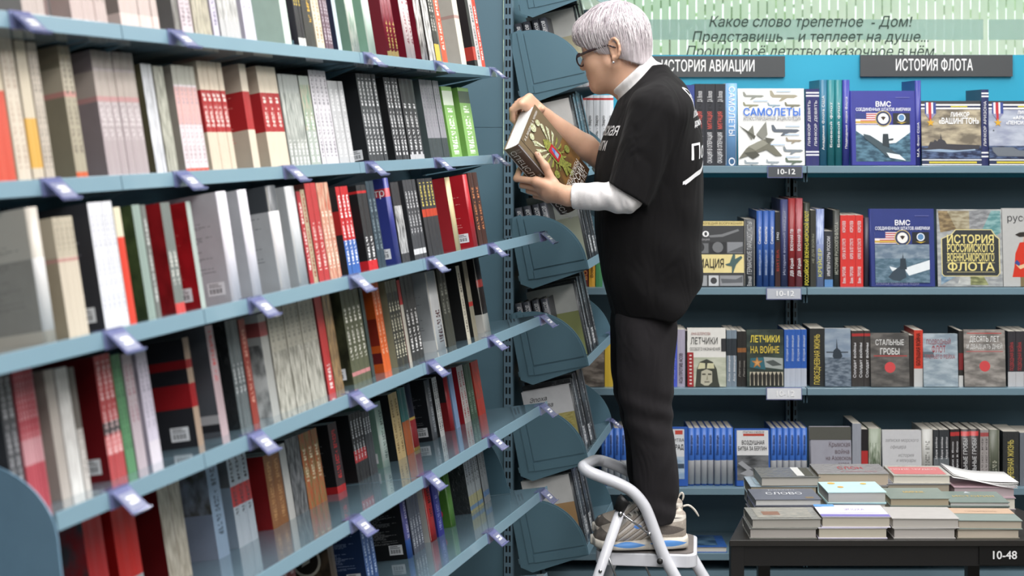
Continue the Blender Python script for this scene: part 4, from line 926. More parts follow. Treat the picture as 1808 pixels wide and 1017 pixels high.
LET = [('rect', 0, 0, 1, 1, 'dcdad4'), ('rect', 0, 0, .16, .585, '9a2428'), ('rect', .16, 0, 1, .5, sea('a8ac98', 'c0c2b0', 14)), ('poly', [(.2, 0), (.22, .12), (.24, .30), (.32, .42), (.5, .47), (.66, .42), (.76, .30), (.8, .1), (.84, 0)], '3a3c34'), ('poly', [(.34, .06), (.36, .26), (.5, .30), (.64, .26), (.64, .08), (.54, .02), (.44, .02)], 'b4b09c'), ('poly', [(.26, .30), (.46, .31), (.46, .40), (.32, .41)], 'c8c4a0'), ('poly', [(.5, .31), (.7, .31), (.68, .40), (.52, .40)], 'c8c4a0'), ('rect', .38, .2, .47, .225, '4a483e'), ('rect', .53, .2, .62, .225, '4a483e'), ('poly', [(.48, .12), (.53, .12), (.52, .2)], '8d8a76'), ('rect', .44, .075, .57, .09, '5a5248'), ('rect', .88, .6, 1, .82, '2c2c30')]
for i in range(9): LET.append(('rect', .05, .04+i*.06, .11, .065+i*.06, 'e0c8c4'))
LET += [T('АННА БЕЛОРУСОВА', .35, .9, .014, '8a3a34', fit=.5), T('ЛЕТЧИКИ', .44, .775, .034, '1c1c1c', fit=.7), T('ОСОБОГО НАЗНАЧЕНИЯ', .46, .64, .016, '2a2a2a', fit=.78)]
wface(2, 1214, 1282, 581, 'a83034', 'dcdad4', '', 'pale book with a goggled airman and red side strip', LET)
wrun(2, 1283, 1301, 2, 583, '7a8894', '5a6670', 'B:.55,.85,30363c', 'grey-blue spine beside the goggled airman', spine=[('Асы авиации', .05, .6)], fs=.55)
wrun(2, 1302, 1318, 2, 585, '2c2a28', '242220', 'B:.62,.7,8a5a34', 'black spine before the war airmen cover', spine=[('Летчик', .15, .5, 'a09c94')], fs=.5)
LNV = [('rect', 0, 0, 1, 1, sea('26302c', '3e4a42', 12)), ('poly', [(.1, .5), (.55, .52), (.5, .3), (.08, .34)], '2f5f6a'), ('poly', [(.46, .52), (.98, .5), (.98, .3), (.5, .34)], '9aa09c'), ('poly', [(.5, .44), (.72, .47), (.96, .38), (.7, .36)], '4a504e'), ('rect', .08, .02, .98, .26, 'b8b09c'), ('star', .28, .42, .022, 'a8743a'), ('star', .28, .42, .012, 'c8945a')]
for i in range(8): LNV.append(('poly', [(.1+i*.11, .02), (.18+i*.11, .02), (.19+i*.11, .2), (.14+i*.11, .27), (.09+i*.11, .2)], '24231f'))
LNV += [T('ЛЕТЧИКИ', .5, .83, .034, 'd6c34a', bold=.02, fit=.8), T('НА ВОЙНЕ', .49, .64, .034, 'c8b048', bold=.02, fit=.78)]
wface(2, 1319, 1384, 584, '3a3c38', '2e322e', 'H', 'dark book with gold capitals, a star and a row of airmen', LNV)
BLU = 'H B:.0,.34,b9bcc4 Q:b8bcc6,6a7078,.0,.34'
wrun(2, 1385, 1425, 4, 582, '2f5cac', '28509a', 'B:.0,.32,b4bac6', 'royal blue spine with a pale foot', spine=[('История авиации', .4, .95, 'c4d2ec')], fs=.55)
wrun(2, 1430, 1457, 1, 580, '2c2e2e', '262828', '', 'black spine with a gilt title', spine=[('ПОВСЕДНЕВНАЯ ЖИЗНЬ', .04, .9, 'd8c258')], fs=.5)
wface(2, 1457, 1503, 582, '5a6a7c', '8a9aac', '', 'slim cover with a submarine seen head on', [('rect', 0, .5, 1, 1, sea('7a8a9c', '98a4b0', 10)), ('rect', 0, 0, 1, .5, sea('4a5664', '7c8894', 40)), ('poly', [(.3, .52), (.34, .62), (.44, .66), (.46, .84), (.5, .66), (.6, .62), (.68, .52), (.6, .48), (.36, .48)], '2a343e'), ('poly', [(.06, .6), (.9, .6), (.9, .58), (.06, .58)], '2a343e')], t=.03)
wrun(2, 1504, 1537, 3, 584, '3c3836', '2e2a28', 'B:.90,.95,a83434', 'dark brown spine with a red head band', spine=[('Солдат войны', .1, .85)], fs=.6)
def disc(title, c1, c2, tcs, extra=()):
    it = [('rect', 0, 0, 1, 1, sea(c1, c2, 16)), *extra, ('circ', .5, .36, .020, 'c8484a')]
    for k, (b, y, s, f) in enumerate(title): it.append(T(b, .5, y, s, tcs[k], bold=.01, fit=f))
    return it
wface(2, 1538, 1606, 590, '4a4440', '55504c', 'H W', 'dark grey steel-toned cover with a red disc', disc([('СТАЛЬНЫЕ', .82, .028, .74), ('ГРОБЫ', .65, .032, .5)], '4a4846', '6e6a66', ['d8d8d6', 'e2e2e0'], [('rect', .08, .565, .95, .585, 'a84442')]))
wrun(2, 1606, 1614, 1, 592, '2e2a28', '2a2624', '', 'thin brown-black spine before the orange-red one')
wrun(2, 1614, 1630, 1, 583, 'c84030', 'a83426', 'B:.0,.32,c4c4c2 Q:d2d2d0,8a8a8a,.0,.30', 'orange-red spine with a grey foot', spine=[('БОЛЬШАЯ ВОЙНА', .38, .95, '3a1814')], fs=.6)
wface(2, 1631, 1692, 591, '8a9498', '98a4aa', 'H W', 'silvery blue wrapped cover with faded red title', disc([('ПОДВОДНЫЙ', .84, .024, .7), ('ФЛОТ', .70, .034, .4), ('ТРЕТЬЕГО РЕЙХА', .56, .020, .88)], '8695a0', 'adb9c0', ['8e5a5e', '9a4a50', 'a0656a'], [('rect', 0, .55, .3, .66, '5a666e')])[:-4] + [T('ПОДВОДНЫЙ', .45, .84, .024, '8e5058', bold=.01, fit=.7), T('ФЛОТ', .45, .70, .034, '9a4048', bold=.01, fit=.4), T('ТРЕТЬЕГО РЕЙХА', .48, .56, .020, '9c6066', bold=.01, fit=.88)])
wrun(2, 1693, 1701, 1, 584, '32302e', '282624', 'B:.0,.2,c8c8c6 B:.3,.6,7a2a2c', 'thin dark spine with a pale foot')
wface(2, 1703, 1776, 584, '4a4038', '6a6460', 'H W', 'wrapped cover with white title and a pink-red disc', disc([('ДЕСЯТЬ ЛЕТ', .83, .028, .72), ('И ДВАДЦАТЬ ДНЕЙ', .70, .022, .86)], '6e6a66', 'a09a94', ['e2e2e0', 'd8d8d6'], [('rect', .08, .93, .92, .945, 'b84a48'), ('rect', .06, .61, .95, .625, 'b06060')]))
wrun(2, 1780, 1822, 3, 585, '38363a', '2c2a2e', 'B:.0,.27,bcbcbe Q:c8c8ca,6a6a6c,.0,.27', 'charcoal spine with a red title', spine=[('ПОДВОДНАЯ ВОЙНА', .3, .8, 'b84a4c')], fs=.6)
# ---- fourth shelf
def bl(x0, x1, n, desc): wrun(3, x0, x1, n, 756, '3a68b8', '2c58a8', 'H B:.03,.44,c4c6ca Q:ccced2,6a7076,.03,.44', desc, spine=[('Военная авиация', .5, .92, '1c2c54')], fs=.55)
bl(1062, 1118, 5, 'blue and grey spine left of the trousers')
wface(3, 1170, 1215, 757, '2c58a8', '2c58a8', 'H', 'blue-edged cover half hidden by the trousers', [('rect', .0, .12, .86, .97, 'd4d6d8'), ('rect', .0, .12, .86, .5, sea('8aa4c0', 'b4c4d0', 16)), ('rect', .5, .88, .8, .95, 'c04a3c'), ('rect', .5, .3, .85, .38, '3a4a5c'), T('БИТВА', .6, .78, .016, '1c1c1e', fit=.5), T('ГРАД', .62, .66, .024, '1c1c1e', bold=.02, fit=.42)])
bl(1215, 1296, 7, 'blue and grey spine left of the Berlin cover')
BER = [('rect', .06, .12, .96, .98, 'd8d8d8'), ('rect', .06, .1, .96, .54, sea('3a3c3e', '77797c', 12)), ('poly', [(.08, .40), (.2, .44), (.5, .30), (.9, .34), (.96, .24), (.6, .2), (.4, .16), (.14, .22), (.34, .28)], '9a9ca0'), ('poly', [(.4, .3), (.9, .34), (.96, .3), (.6, .22)], '5a5c60'), ('rect', .24, .88, .84, .92, 'b84434'), T('ПРАКТИКА И МОДЕЛИ', .54, .945, .010, '5a2a26', fit=.6), T('ВОЗДУШНАЯ', .52, .76, .020, '1e1e20', bold=.01, fit=.64), T('БИТВА ЗА БЕРЛИН', .5, .655, .020, '1e1e20', bold=.01, fit=.82)]
wface(3, 1298, 1360, 760, '2c58a8', '2f5cac', 'H', 'blue-framed Berlin air battle cover with a grey aircraft', BER)
bl(1361, 1426, 6, 'blue and grey spine right of the Berlin cover')
wface(3, 1430, 1504, 756, '77777e', '9c9ca6', 'H', 'lilac-grey cover with a serif Crimean title', [('rect', 0, .78, 1, 1, '55554f'), T('Крымская', .72, .70, .026, '6a5a60', fit=.5), T('война', .78, .58, .024, '6a5a60', fit=.34), T('на Азовском', .7, .47, .022, '6a5a60', fit=.62), T('море', .82, .37, .022, '6a5a60', fit=.25)])
wrun(3, 1505, 1521, 1, 748, '9a9ea8', '2c3050', 'W', 'tall crinkled silver-wrapped spine')
wrun(3, 1521, 1533, 1, 758, '2a2628', '242022', 'B:.2,.62,b03434', 'black spine with a red block')
wrun(3, 1534, 1557, 1, 757, '8a9482', '6a7464', 'H Q:a4ac9c,5a6a50,.2,.75', 'grey-green spine with a gun picture')
wface(3, 1559, 1628, 762, 'b4b4b4', 'cfcfd0', 'H W', 'whitish wrapped cover with grey italic lines', [('rect', 0, 0, 1, 1, 'c8c8ca'), T('записки морского', .5, .82, .018, '8a8a8c', fit=.85, shear=.2), T('офицера', .4, .7, .018, '8a8a8c', fit=.4, shear=.2), T('история', .6, .55, .018, '8a8a8c', fit=.4, shear=.2), T('и мемуары', .6, .46, .018, '8a8a8c', fit=.5, shear=.2)])
wrun(3, 1628, 1648, 1, 758, 'b8b8b4', 'a4a4a0', 'H T:7a7a76,.2,.8', 'light grey cloth spine')
wrun(3, 1649, 1677, 3, 759, '3a3d40', '2c2f32', 'B:.3,.5,6a7074', 'slate-black spine with a grey picture', spine=[('Море войны', .45, .9)], fs=.5)
wrun(3, 1678, 1695, 2, 758, '332f30', '282425', 'B:.88,.95,b83a3a', 'black spine with a red head', spine=[('Лодки в бою', .1, .85)], fs=.5)
wrun(3, 1697, 1730, 2, 758, '3a3637', '2c2829', 'B:.88,.96,b83a3a H', 'broad black spine reading in white capitals', spine=[('СТАЛЬНЫЕ ГРОБЫ', .05, .85, 'dcdcdc')], fs=.6)
wrun(3, 1731, 1746, 2, 759, 'a09a98', '7a7472', 'B:.88,.95,a85050 T:4a4646,.1,.85', 'taupe spine with a red head')
wrun(3, 1747, 1766, 1, 759, '5a5e50', '484c40', 'H T:c8c8b4,.15,.45', 'moss-grey spine with an oval frame')
wrun(3, 1771, 1800, 1, 762, '2c2e2e', '242626', 'W', 'black spine with gilt capitals beside a wrapped edge', spine=[('ДНЕВНАЯ ЖИЗНЬ', .1, .85, 'd8c86a')], fs=.5)
wrun(3, 1801, 1830, 1, 764, '6a7078', '5a6068', 'W', 'grey wrapped book at the frame edge')
# ---- books lying on the bottom shelf
def lying(px0, px1, i, th, w, sc, cc, st, desc, items=(), Y=BY+.01, zoff=0.0):
    d = parse(st); z = BZ(shelf_y[i])+.0004+zoff; X0, X1 = (px0-CX)/F*Y, (px1-CX)/F*Y
    o = make_book('hardback_book', th, w, X1-X0, sc, cc, d)
    # lie flat: thickness up, fore edge towards the viewer
    o.matrix_world = Matrix(((0, 0, 1, X0), (0, -1, 0, Y+w), (1, 0, 0, z), (0, 0, 0, 1)))
    if items: art(o, frame((th, w, 0), (0, 0, 1), (0, -1, 0)), X1-X0, w, items)
    book_label(o, f'{desc}, {WSH[i]} wall shelf', 'book', f'books on the {WSH[i]} wall shelf')
lying(1206, 1284, 4, .022, .16, '2c5cac', '3a6ab8', 'H W', 'blue-covered book lying flat behind the step stool', [('rect', .1, .1, .8, .9, sea('26405c', '5a7a94', 20))])
lying(1378, 1458, 4, .012, .16, 'b8a090', 'c8a898', 'H', 'pinkish book lying flat under the table')
lying(1468, 1563, 4, .012, .16, 'b0b48a', 'c2c69a', 'H', 'pale olive book lying flat under the table')
lying(1586, 1660, 4, .012, .16, 'c04038', 'd0d0cc', 'H', 'red-edged book lying flat under the table')
lying(1678, 1772, 4, .012, .16, 'd8d8d8', 'e0e0e0', 'H', 'white book lying flat under the table')
# ================================================================== bookcase with end plates beside the reader
A2 = math.radians(11.4); U2 = Vector((math.sin(A2), math.cos(A2), 0)); N2 = Vector((-math.cos(A2), math.sin(A2), 0))
T2 = math.radians(12); a2 = N2*math.cos(T2)+Vector((0, 0, -math.sin(T2))); b2 = Vector((0, 0, math.cos(T2)))+N2*math.sin(T2)
K2 = Vector((.244, 4.95, 0)); L2 = .60
Z2 = [2.150, 1.870, 1.568, 1.2655, .952, .6385, .340]
def M2(k, s=0.0, a=0.0, b=0.0):
    o = K2 + Vector((0, 0, Z2[k])) + U2*s + a2*a + b2*b
    return Matrix(((U2.x, a2.x, b2.x, o.x), (U2.y, a2.y, b2.y, o.y), (U2.z, a2.z, b2.z, o.z), (0, 0, 0, 1)))
t2 = empty('bookcase', (K2.x, K2.y, 0)); I2 = Matrix.Translation(-Vector((K2.x, K2.y, 0)))
PL2 = steel('5a7a88', .45, .1)
for k in range(7):
    mb = MB(); mb.box((.003, .001, -.020), (L2-.003, .235, -.002), BOARD); o = mb.build('shelf', t2, I2 @ M2(k))
    mb = MB(); mb.box((.002, -.001, -.024), (L2-.002, .002, .004), steel('7896a5', .4)); mb.build('front_lip', o, None, .0008)
    for s, sg in ((0, 1), (L2-.004, 1)):
        Mc = I2 @ M2(k, s)
        # columns a, b, along
        Ma = Mc @ Matrix(((0, 0, 1, 0), (1, 0, 0, 0), (0, 1, 0, 0), (0, 0, 0, 1)))
        back = .225; r0 = .180
        mb = MB()
        pts = [(0, -.024), (0, .006)] + [(back-.042-r0*math.cos(math.pi/2*i/16)*((back-.042)/r0), .006+r0*math.sin(math.pi/2*i/16)) for i in range(17)] + [(back-.042, .012+r0), (back, .006+r0), (back+.006, -.03), (back-.03, -.052)]
        mb.prism(pts, .003, PL2, Ma); sp = mb.build('side_panel', t2)
        if s == 0:
            mb = MB(); c = back-.048
            q = [(c, .010)] + [(c-(r0-.010)*math.cos(math.pi/2*i/16), .010+(r0-.012)*math.sin(math.pi/2*i/16)) for i in range(17)]
            mb.prism(q, .0022, PL2, Ma @ Matrix.Translation((0, 0, -.0022)))
            mb.prism([(.003, -.022), (c+.004, -.022), (c+.004, .003), (.003, .003)], .0022, PL2, Ma @ Matrix.Translation((0, 0, -.0022)))
            mb.prism([(c+.006, -.020), (c+.024, -.020), (c+.022, r0+.004), (c+.006, r0+.004)], .0022, PL2, Ma @ Matrix.Translation((0, 0, -.0022))); mb.build('pressed_panel', sp)
pb = K2 + N2*.262
Mf = Matrix(((-N2.x, U2.x, 0, pb.x), (-N2.y, U2.y, 0, pb.y), (0, 0, 1, 0), (0, 0, 0, 1)))
mb = MB(); mb.box((-.014, 0, 0), (.014, .03, 2.6), slot_mat('66808f')); mb.build('post', t2, I2 @ Mf)
mb = MB(); mb.box((-.014, 0, 0), (.014, .03, 2.6), slot_mat('66808f')); mb.build('post', t2, I2 @ Mf @ Matrix.Translation((0, L2-.03, 0)))
mb = MB(); mb.box((-.012, .03, .05), (-.002, L2, 2.6), PANEL); mb.build('back_panel', t2, I2 @ Mf)
tag(t2, 'short blue-grey bookcase with rounded tilted end plates beside the reader', 'bookcase')
# plain filler between the two bookcases
e1 = SP(4.72, PBACK-.0, 0); fl = empty('filler_panel', (e1.x, e1.y, 0))
mb = MB(); q0 = Vector((e1.x-.35, e1.y-.02, 0)); q1 = pb + Vector((-.016, .012, 0)); d = (q1-q0); nn = Vector((-d.y, d.x, 0)).normalized()*.012
mb.add([q0+nn*1.1-Vector((e1.x, e1.y, 0)), q1+nn*1.1-Vector((e1.x, e1.y, 0)), q1+nn*1.1-Vector((e1.x, e1.y, -2.6)), q0+nn*1.1-Vector((e1.x, e1.y, -2.6))], [(0, 1, 2, 3)], PANEL)
for z0, z1 in ((.0, EYE-.0006), (EYE+.0006, 2.6)):
    vs = [q0+Vector((0, 0, z0)), q1+Vector((0, 0, z0)), q1+nn+Vector((0, 0, z0)), q0+nn+Vector((0, 0, z0))]; vs += [v+Vector((0, 0, z1-z0)) for v in vs]
    mb.add([v-Vector((e1.x, e1.y, 0)) for v in vs], [(0,3,2,1),(4,5,6,7),(0,1,5,4),(1,2,6,5),(2,3,7,6),(3,0,4,7)], PANEL)
mb.build('panel', fl); tag(fl, 'plain blue-grey steel panel left of the slotted post', 'panel')
for k, s in ((4, .56), (5, .56), (1, .03), (4, .03)):
    if s > .1:
        place_clip(M2(k, s), f'clear price clip by the trousers, {SHN[k]} shelf with rounded end plates')
# volumes on it
SCR = 'd4d6d8'
rn = random.Random(5)
def b2put(o, k, s, a, yaw=0.0): o.matrix_world = M2(k, s, a, .0005) @ Matrix.Rotation(yaw, 4, 'Z')
pale = {0: ('cfcfc8', 'b8b89c'), 1: ('c8c9c4', 'b0aa8e'), 2: ('d4d2cf', 'b4ada4'), 3: ('c4c8c0', 'a8ac98'), 4: ('c9cbc6', '9aa06a'), 5: ('dcdcde', 'b4aa6c'), 6: ('d8d8d6', 'b8946a')}
PN = ['topmost', 'second', 'third', 'fourth', 'fifth', 'sixth', 'seventh']
for k in range(1, 7):
    grp = f'volumes on the {PN[k]} end-plated shelf'
    # four narrow volumes turned with their spines to the near end
    if k in (1, 3, 4):
        o0 = None
        for j in range(4):
            if o0 is None:
                o0 = make_book('paperback_book', .026, .10, .215, '33363d', '2b2d33', parse('H'))
                art(o0, frame((0, -.0004, 0), (1, 0, 0), (0, 0, 1)), .026, .215, [('text', 'Булгаков', .5, .78, .020, {'rot': math.pi/2, 'shear': .3, 'width': .8}, ink('d4d6d8'))])
            c = o0 if j == 0 else copy_tree(o0)
            Mx = M2(k, .012, .205-j*.0285, .0005)
            R = Matrix(((0, 1, 0, 0), (-1, 0, 0, 0), (0, 0, 1, 0), (0, 0, 0, 1)))   # x -> -a, y -> +along
            c.matrix_world = Mx @ R @ Matrix.Rotation(rn.gauss(0, .006), 4, 'Y') @ Matrix.Translation((0, .004*(3-j) % .007, 0))
            book_label(c, f'dark narrow volume with white script, {ORD[j]} from the post, {PN[k]} end-plated shelf', 'book', grp)
        s = .12
    else: s = .03
    top, bot = pale[k]
    o = make_book('hardback_book', .024, .168, .238 if k != 5 else .232, '3a3d40', top, parse(f'H K:.0,.62,{bot} PG:d0d0cc'))
    if k == 5: art(o, frame((0, .168, 0), (0, -1, 0), (0, 0, 1)), .168, .232, [('text', 'Эпоха', .3, .86, .020, {'shear': .3}, ink('3a3a3e')), ('text', 'Орлова', .36, .76, .020, {'shear': .3}, ink('3a3a3e')), ('rect', .45, .3, .92, .62, sea('a89c5c', 'c4b878', 60))])
    b2put(o, k, s, .012); book_label(o, f'pale-topped hardback facing the near end, {PN[k]} end-plated shelf', 'book', grp)
    s += .03; j = 0
    specs = [(.020, '4a4e52', 'W T:a8acb0,.1,.9', 'smoky wrapped volume', .246), (.024, '7a8288', 'W T:d0d2d4,.1,.9', 'silvery wrapped volume', .24), (.040, '3a3d41', 'W B:.06,.3,8d9194 T:e4e6e8,.08,.3,.1,.9', 'thick dark volume with white foot letters', .252), (.028, '45494d', 'W T:c0c4c6,.3,.9', 'dark grey wrapped volume', .25), (.044, '383b3f', 'W B:.05,.26,85898c T:e8eaec,.06,.26,.1,.9', 'broad black volume with white foot letters', .262), (.036, '44484c', 'W T:b8bcbe,.2,.8', 'long grey wrapped volume', .258), (.03, '52565a', 'W', 'last grey wrapped volume', .25)]
    if k in (1, 3, 4): specs = specs[:6]
    for th, colr, st, ds, h in specs:
        if s+th > L2-.03: break
        h = min(h, .262)
        o = make_book('paperback_book', th*.97, .165, h, colr, '303337', parse(st)); b2put(o, k, s, .010+.006*rn.random())
        book_label(o, f'{ds}, {PN[k]} end-plated shelf', 'book', grp); s += th+.002
# ================================================================== low black table with stacks
TY = 4.575; TZ = .465
tb = empty('display_table', (1.2, 4.85, 0)); It = Matrix.Translation((-1.2, -4.85, 0))
BLK = paint('1f1e1e', rough=.35, var=.05); BLK2 = paint('2b2927', rough=.28, var=.05)
top = [(.651, TY), (1.75, TY), (1.575, 5.19), (.826, 5.19)]
mb = MB(); mb.prism(top, .018, BLK2, Matrix.Translation((0, 0, TZ-.018))); mb.build('tabletop', tb, It, .0015)
mb = MB(); mb.prism([(.672, TY+.012), (1.729, TY+.012), (1.729, TY+.032), (.672, TY+.032)], .062, BLK, Matrix.Translation((0, 0, TZ-.08)))
mb.prism([(.672, TY+.02), (.69, TY+.02), (.855, 5.17), (.838, 5.17)], .062, BLK, Matrix.Translation((0, 0, TZ-.08)))
mb.prism([(1.71, TY+.02), (1.729, TY+.02), (1.562, 5.17), (1.545, 5.17)], .062, BLK, Matrix.Translation((0, 0, TZ-.08)))
mb.prism([(.838, 5.15), (1.562, 5.15), (1.562, 5.17), (.838, 5.17)], .062, BLK, Matrix.Translation((0, 0, TZ-.08))); mb.build('apron', tb, It)
for x, y in ((.656, TY+.008), (1.705, TY+.008), (.828, 5.14), (1.532, 5.14)):
    mb = MB(); mb.box((x, y, 0), (x+.040, y+.040, TZ-.018), BLK); mb.build('leg', tb, It, .001)
tag(tb, 'low black wedge-shaped display table carrying stacks of books', 'table')
ts = empty('table_tag', (1.40, TY+.006, TZ-.075)); mb = MB(); mb.box((0, 0, 0), (.30, .006, .056), paint('171717', rough=.2)); mb.build('tag_plate', ts)
art(ts, frame((0, -.0004, 0), (1, 0, 0), (0, 0, 1)), .30, .056, [('text', '10-48', .245, .5, .034, {'bold': .02}, WHT)])
tag(ts, 'black number plate reading 10-48 on the table apron', 'tag')
def flat(px0, px1, Y, z, th, w, sc, cc, st, desc, items=(), rot=0.0, name='hardback_book', group='books stacked on the black table'):
    X0, X1 = (px0-CX)/F*Y, (px1-CX)/F*Y; d = parse(st); L = X1-X0
    o = make_book(name, th*.98, w, L, sc, cc, d)
    B = Matrix(((0, 0, 1, -L/2), (0, -1, 0, w/2), (1, 0, 0, 0), (0, 0, 0, 1)))
    o.matrix_world = Matrix.Translation((X0+L/2, Y+w/2, z+.0003)) @ Matrix.Rotation(rot, 4, 'Z') @ B
    if items: art(o, frame((th*.98, w, 0), (0, 0, 1), (0, -1, 0)), L, w, items)
    book_label(o, desc+', on the black table', 'book', group); return o
PZ = lambda v: 1270+v/3.361
def pile(x0, x1, Y, items):
    z = TZ
    for (dx0, dx1, th, sc, cc, st, desc, art_, rot) in items:
        flat(PZ(x0+dx0), PZ(x1+dx1), Y, z, th, .145, sc, cc, st, desc, art_, rot); z += th
tl = lambda b, x, y, s, c, f, **k: ('text', b, x, y, s, dict(fit=f, **k), ink(c))
Y1, Y2, Y3 = 4.592, 4.762, 4.94
pile(185, 595, Y1, [(-5, -15, .031, '6a6a66', '8a8a84', 'H W PG:b8b2ac', 'silver wrapped book at the foot of the first front pile', [], 0), (5, 10, .029, '7a7a74', '9a9a94', 'H W PG:b4b0a8', 'silver wrapped book topping the first front pile', [('rect', .1, .1, .9, .9, sea('8d8d86', 'a8a49a', 40)), ('rect', .2, .3, .45, .6, '8a6a5a')], .02)])
pile(590, 1010, Y1, [(-2, -12, .033, 'b8b4d0', 'dcd8ea', 'H PG:cdc6b4', 'violet-edged book at the foot of the second front pile', [], 0), (20, 8, .034, '6a66b0', 'e4e0f0', 'H PG:c9c2b2', 'white and violet book topping the second front pile', [('rect', 0, 0, 1, .18, '8078b8'), ('rect', .1, .3, .9, .8, 'f0eef6'), tl('ЭПОХА', .55, .55, .03, '8a78b0', .3), ('rect', .0, .8, .3, 1, '6aa0d8')], -.01)])
pile(1035, 1415, Y1, [(0, -12, .031, '9a9794', 'b4b1ae', 'H PG:c4beb8', 'plain grey book at the foot of the third front pile', [], 0), (-5, 12, .030, 'a09d9a', 'b8b5b2', 'H PG:c4bfb8', 'plain grey book topping the third front pile', [], -.02)])
pile(1412, 1795, Y1, [(0, -12, .028, '6a665c', '8a867a', 'H PG:cbbfae', 'tan-paged book at the foot of the fourth front pile', [], 0), (10, 8, .027, '6a7470', '87938e', 'H PG:c4b9a8', 'grey-green book with an orange band topping the fourth front pile', [('rect', 0, .55, 1, 1, 'c4a890'), tl('ПРОЗРЕНИЕ', .5, .72, .018, 'a88c78', .5)], -.03)])
pile(205, 600, Y2, [(-10, 0, .030, '55585c', '6a6d72', 'H', 'mostly covered lower book of the first middle pile', [], 0), (0, 0, .026, '55586a', '666a7c', 'H', 'slate book under the top of the first middle pile', [], 0), (5, 5, .021, '50545f', '6a6e78', 'H PG:dcdcda', 'slate book with white title topping the first middle pile', [tl('СЛОВО', .5, .5, .04, 'e4e6ea', .55), tl('роман', .5, .82, .014, 'c8ccd4', .4), ('rect', .78, .08, .9, .2, '8d7a5a')], .02)])
pile(640, 990, Y2, [(-5, 0, .033, '9a9c9a', 'b4b8b6', 'H', 'mostly covered lower book of the second middle pile', [], 0), (0, 0, .031, '8ab0b8', 'a4c4cc', 'H', 'pale blue book under the top of the second middle pile', [], 0), (0, 0, .036, 'a8d0d4', 'bfe0e0', 'H PG:bdbdb8', 'aqua book with orange dots topping the second middle pile', [('circ', .2, .8, .012, 'e0b050'), ('circ', .3, .45, .010, 'e0a850'), ('circ', .75, .75, .010, 'e0b860')], .02)])
pile(1015, 1368, Y2, [(0, 0, .030, '7a7e78', '8e948c', 'H', 'mostly covered lower book of the third middle pile', [], 0), (0, 0, .025, '6a706a', '828a84', 'H', 'grey-green book under the top of the third middle pile', [], 0), (0, 0, .025, '66706a', '7f8b84', 'H PG:b4a890', 'grey-green book with gold title topping the third middle pile', [tl('МИРАЖ', .5, .55, .03, 'd8b868', .35)], 0)])
pile(1372, 1725, Y2, [(0, 0, .030, '7a7e78', '8e948c', 'H', 'mostly covered lower book of the fourth middle pile', [], 0), (0, 0, .024, '5f6a66', '78867f', 'H', 'grey-green book under the top of the fourth middle pile', [], 0), (0, 0, .014, '5f6a66', '7a8882', 'H PG:dadad8', 'thin grey-green book with gold title topping the fourth middle pile', [tl('ИСТОРИЯ', .5, .5, .026, 'd0b468', .7), ('poly', [(.4, .8), (.46, .95), (.52, .8)], 'c4ccd0')], -.02)])
pile(190, 585, Y3, [(0, -10, .036, '8a8c90', 'a4a8ac', 'H', 'mostly covered lower book of the first rear pile', [], 0), (-5, -5, .040, '8aa4b4', 'a8bcc8', 'H W PG:c4b8a0', 'icy blue wrapped book in the first rear pile', [('rect', .1, .2, .7, .8, sea('9ab4c4', 'c0d0d8', 40))], 0), (55, 15, .030, '5f605c', '7d7e78', 'H W PG:c4c0b8', 'grey wrapped book topping the first rear pile', [('rect', .62, .1, .75, .95, 'd8d8d4'), ('rect', .75, .1, .9, .9, '55554a')], .02)])
pile(580, 1000, Y3, [(0, 0, .037, '8a8680', 'a09c96', 'H', 'mostly covered lower book of the second rear pile', [], 0), (0, 0, .040, '8a8a88', 'a4a4a2', 'H PG:b8b0a0', 'wrapped book under the top of the second rear pile', [], 0), (5, 8, .041, '8c3a40', 'a4a2a2', 'H W PG:c8b8a4', 'wrapped book with crimson lettering topping the second rear pile', [tl('СЛОН', .52, .5, .05, 'b8484e', .35), tl('и роман века', .6, .18, .016, 'b0686c', .5)], 0)])
pile(995, 1370, Y3, [(0, 0, .040, '8a8a88', 'a4a4a2', 'H', 'mostly covered lower book of the third rear pile', [], 0), (0, 0, .044, '7c7f84', '9a9ca4', 'H W PG:b4aa98', 'lilac-grey wrapped book in the third rear pile', [('rect', .02, .1, .9, .9, sea('8a8d98', 'a8aab4', 40))], 0), (40, 5, .028, 'b8b4a8', 'd0cec4', 'H W', 'cream-framed book with a salmon panel topping the third rear pile', [('rect', .04, .08, .94, .8, 'c87878'), tl('ПОЛЕ ЧУДЕС', .45, .55, .024, 'e8d8d4', .8)], -.02)])
pile(1400, 1760, Y3, [(-10, 0, .038, '8a8488', 'b0a8ac', 'H', 'mostly covered lower book of the fourth rear pile', [], 0), (-8, -5, .036, 'b8909c', 'd8b8c2', 'H PG:c9b8bc', 'pink book under the loose papers', [], 0)])
flat(PZ(1428), PZ(1788), Y2+.035, TZ+.0, .038, .13, 'a83038', 'b84048', 'H', 'red book at the foot of the crimson pair', name='hardback_book', rot=-.02) if False else None
# curled loose papers on the last rear pile
pz = TZ+.0745; mb = MB(); pm = paint('ecebea', rough=.7, var=.02)
for q in range(4):
    X0, X1 = (PZ(1386+q*3)-CX)/F*Y3, (PZ(1768+q*2)-CX)/F*Y3; n = 12; vs = []
    for j in range(2):
        for i in range(n+1):
            f = i/n; lift = .030*(1-f)**1.6 + .004*math.sin(f*5+q) + q*.0035
            vs.append((X0+(X1-X0)*f, Y3-.005+j*.15+q*.004*(1-f), pz+.001+lift))
    mb.add(vs, [(i, i+1, n+2+i, n+1+i) for i in range(n)], pm, True)
o = mb.build('loose_papers'); sd = o.modifiers.new('thickness', 'SOLIDIFY'); sd.thickness = .0012
tag(o, 'sheaf of white papers with a curled corner lying on the fourth rear pile', 'papers')
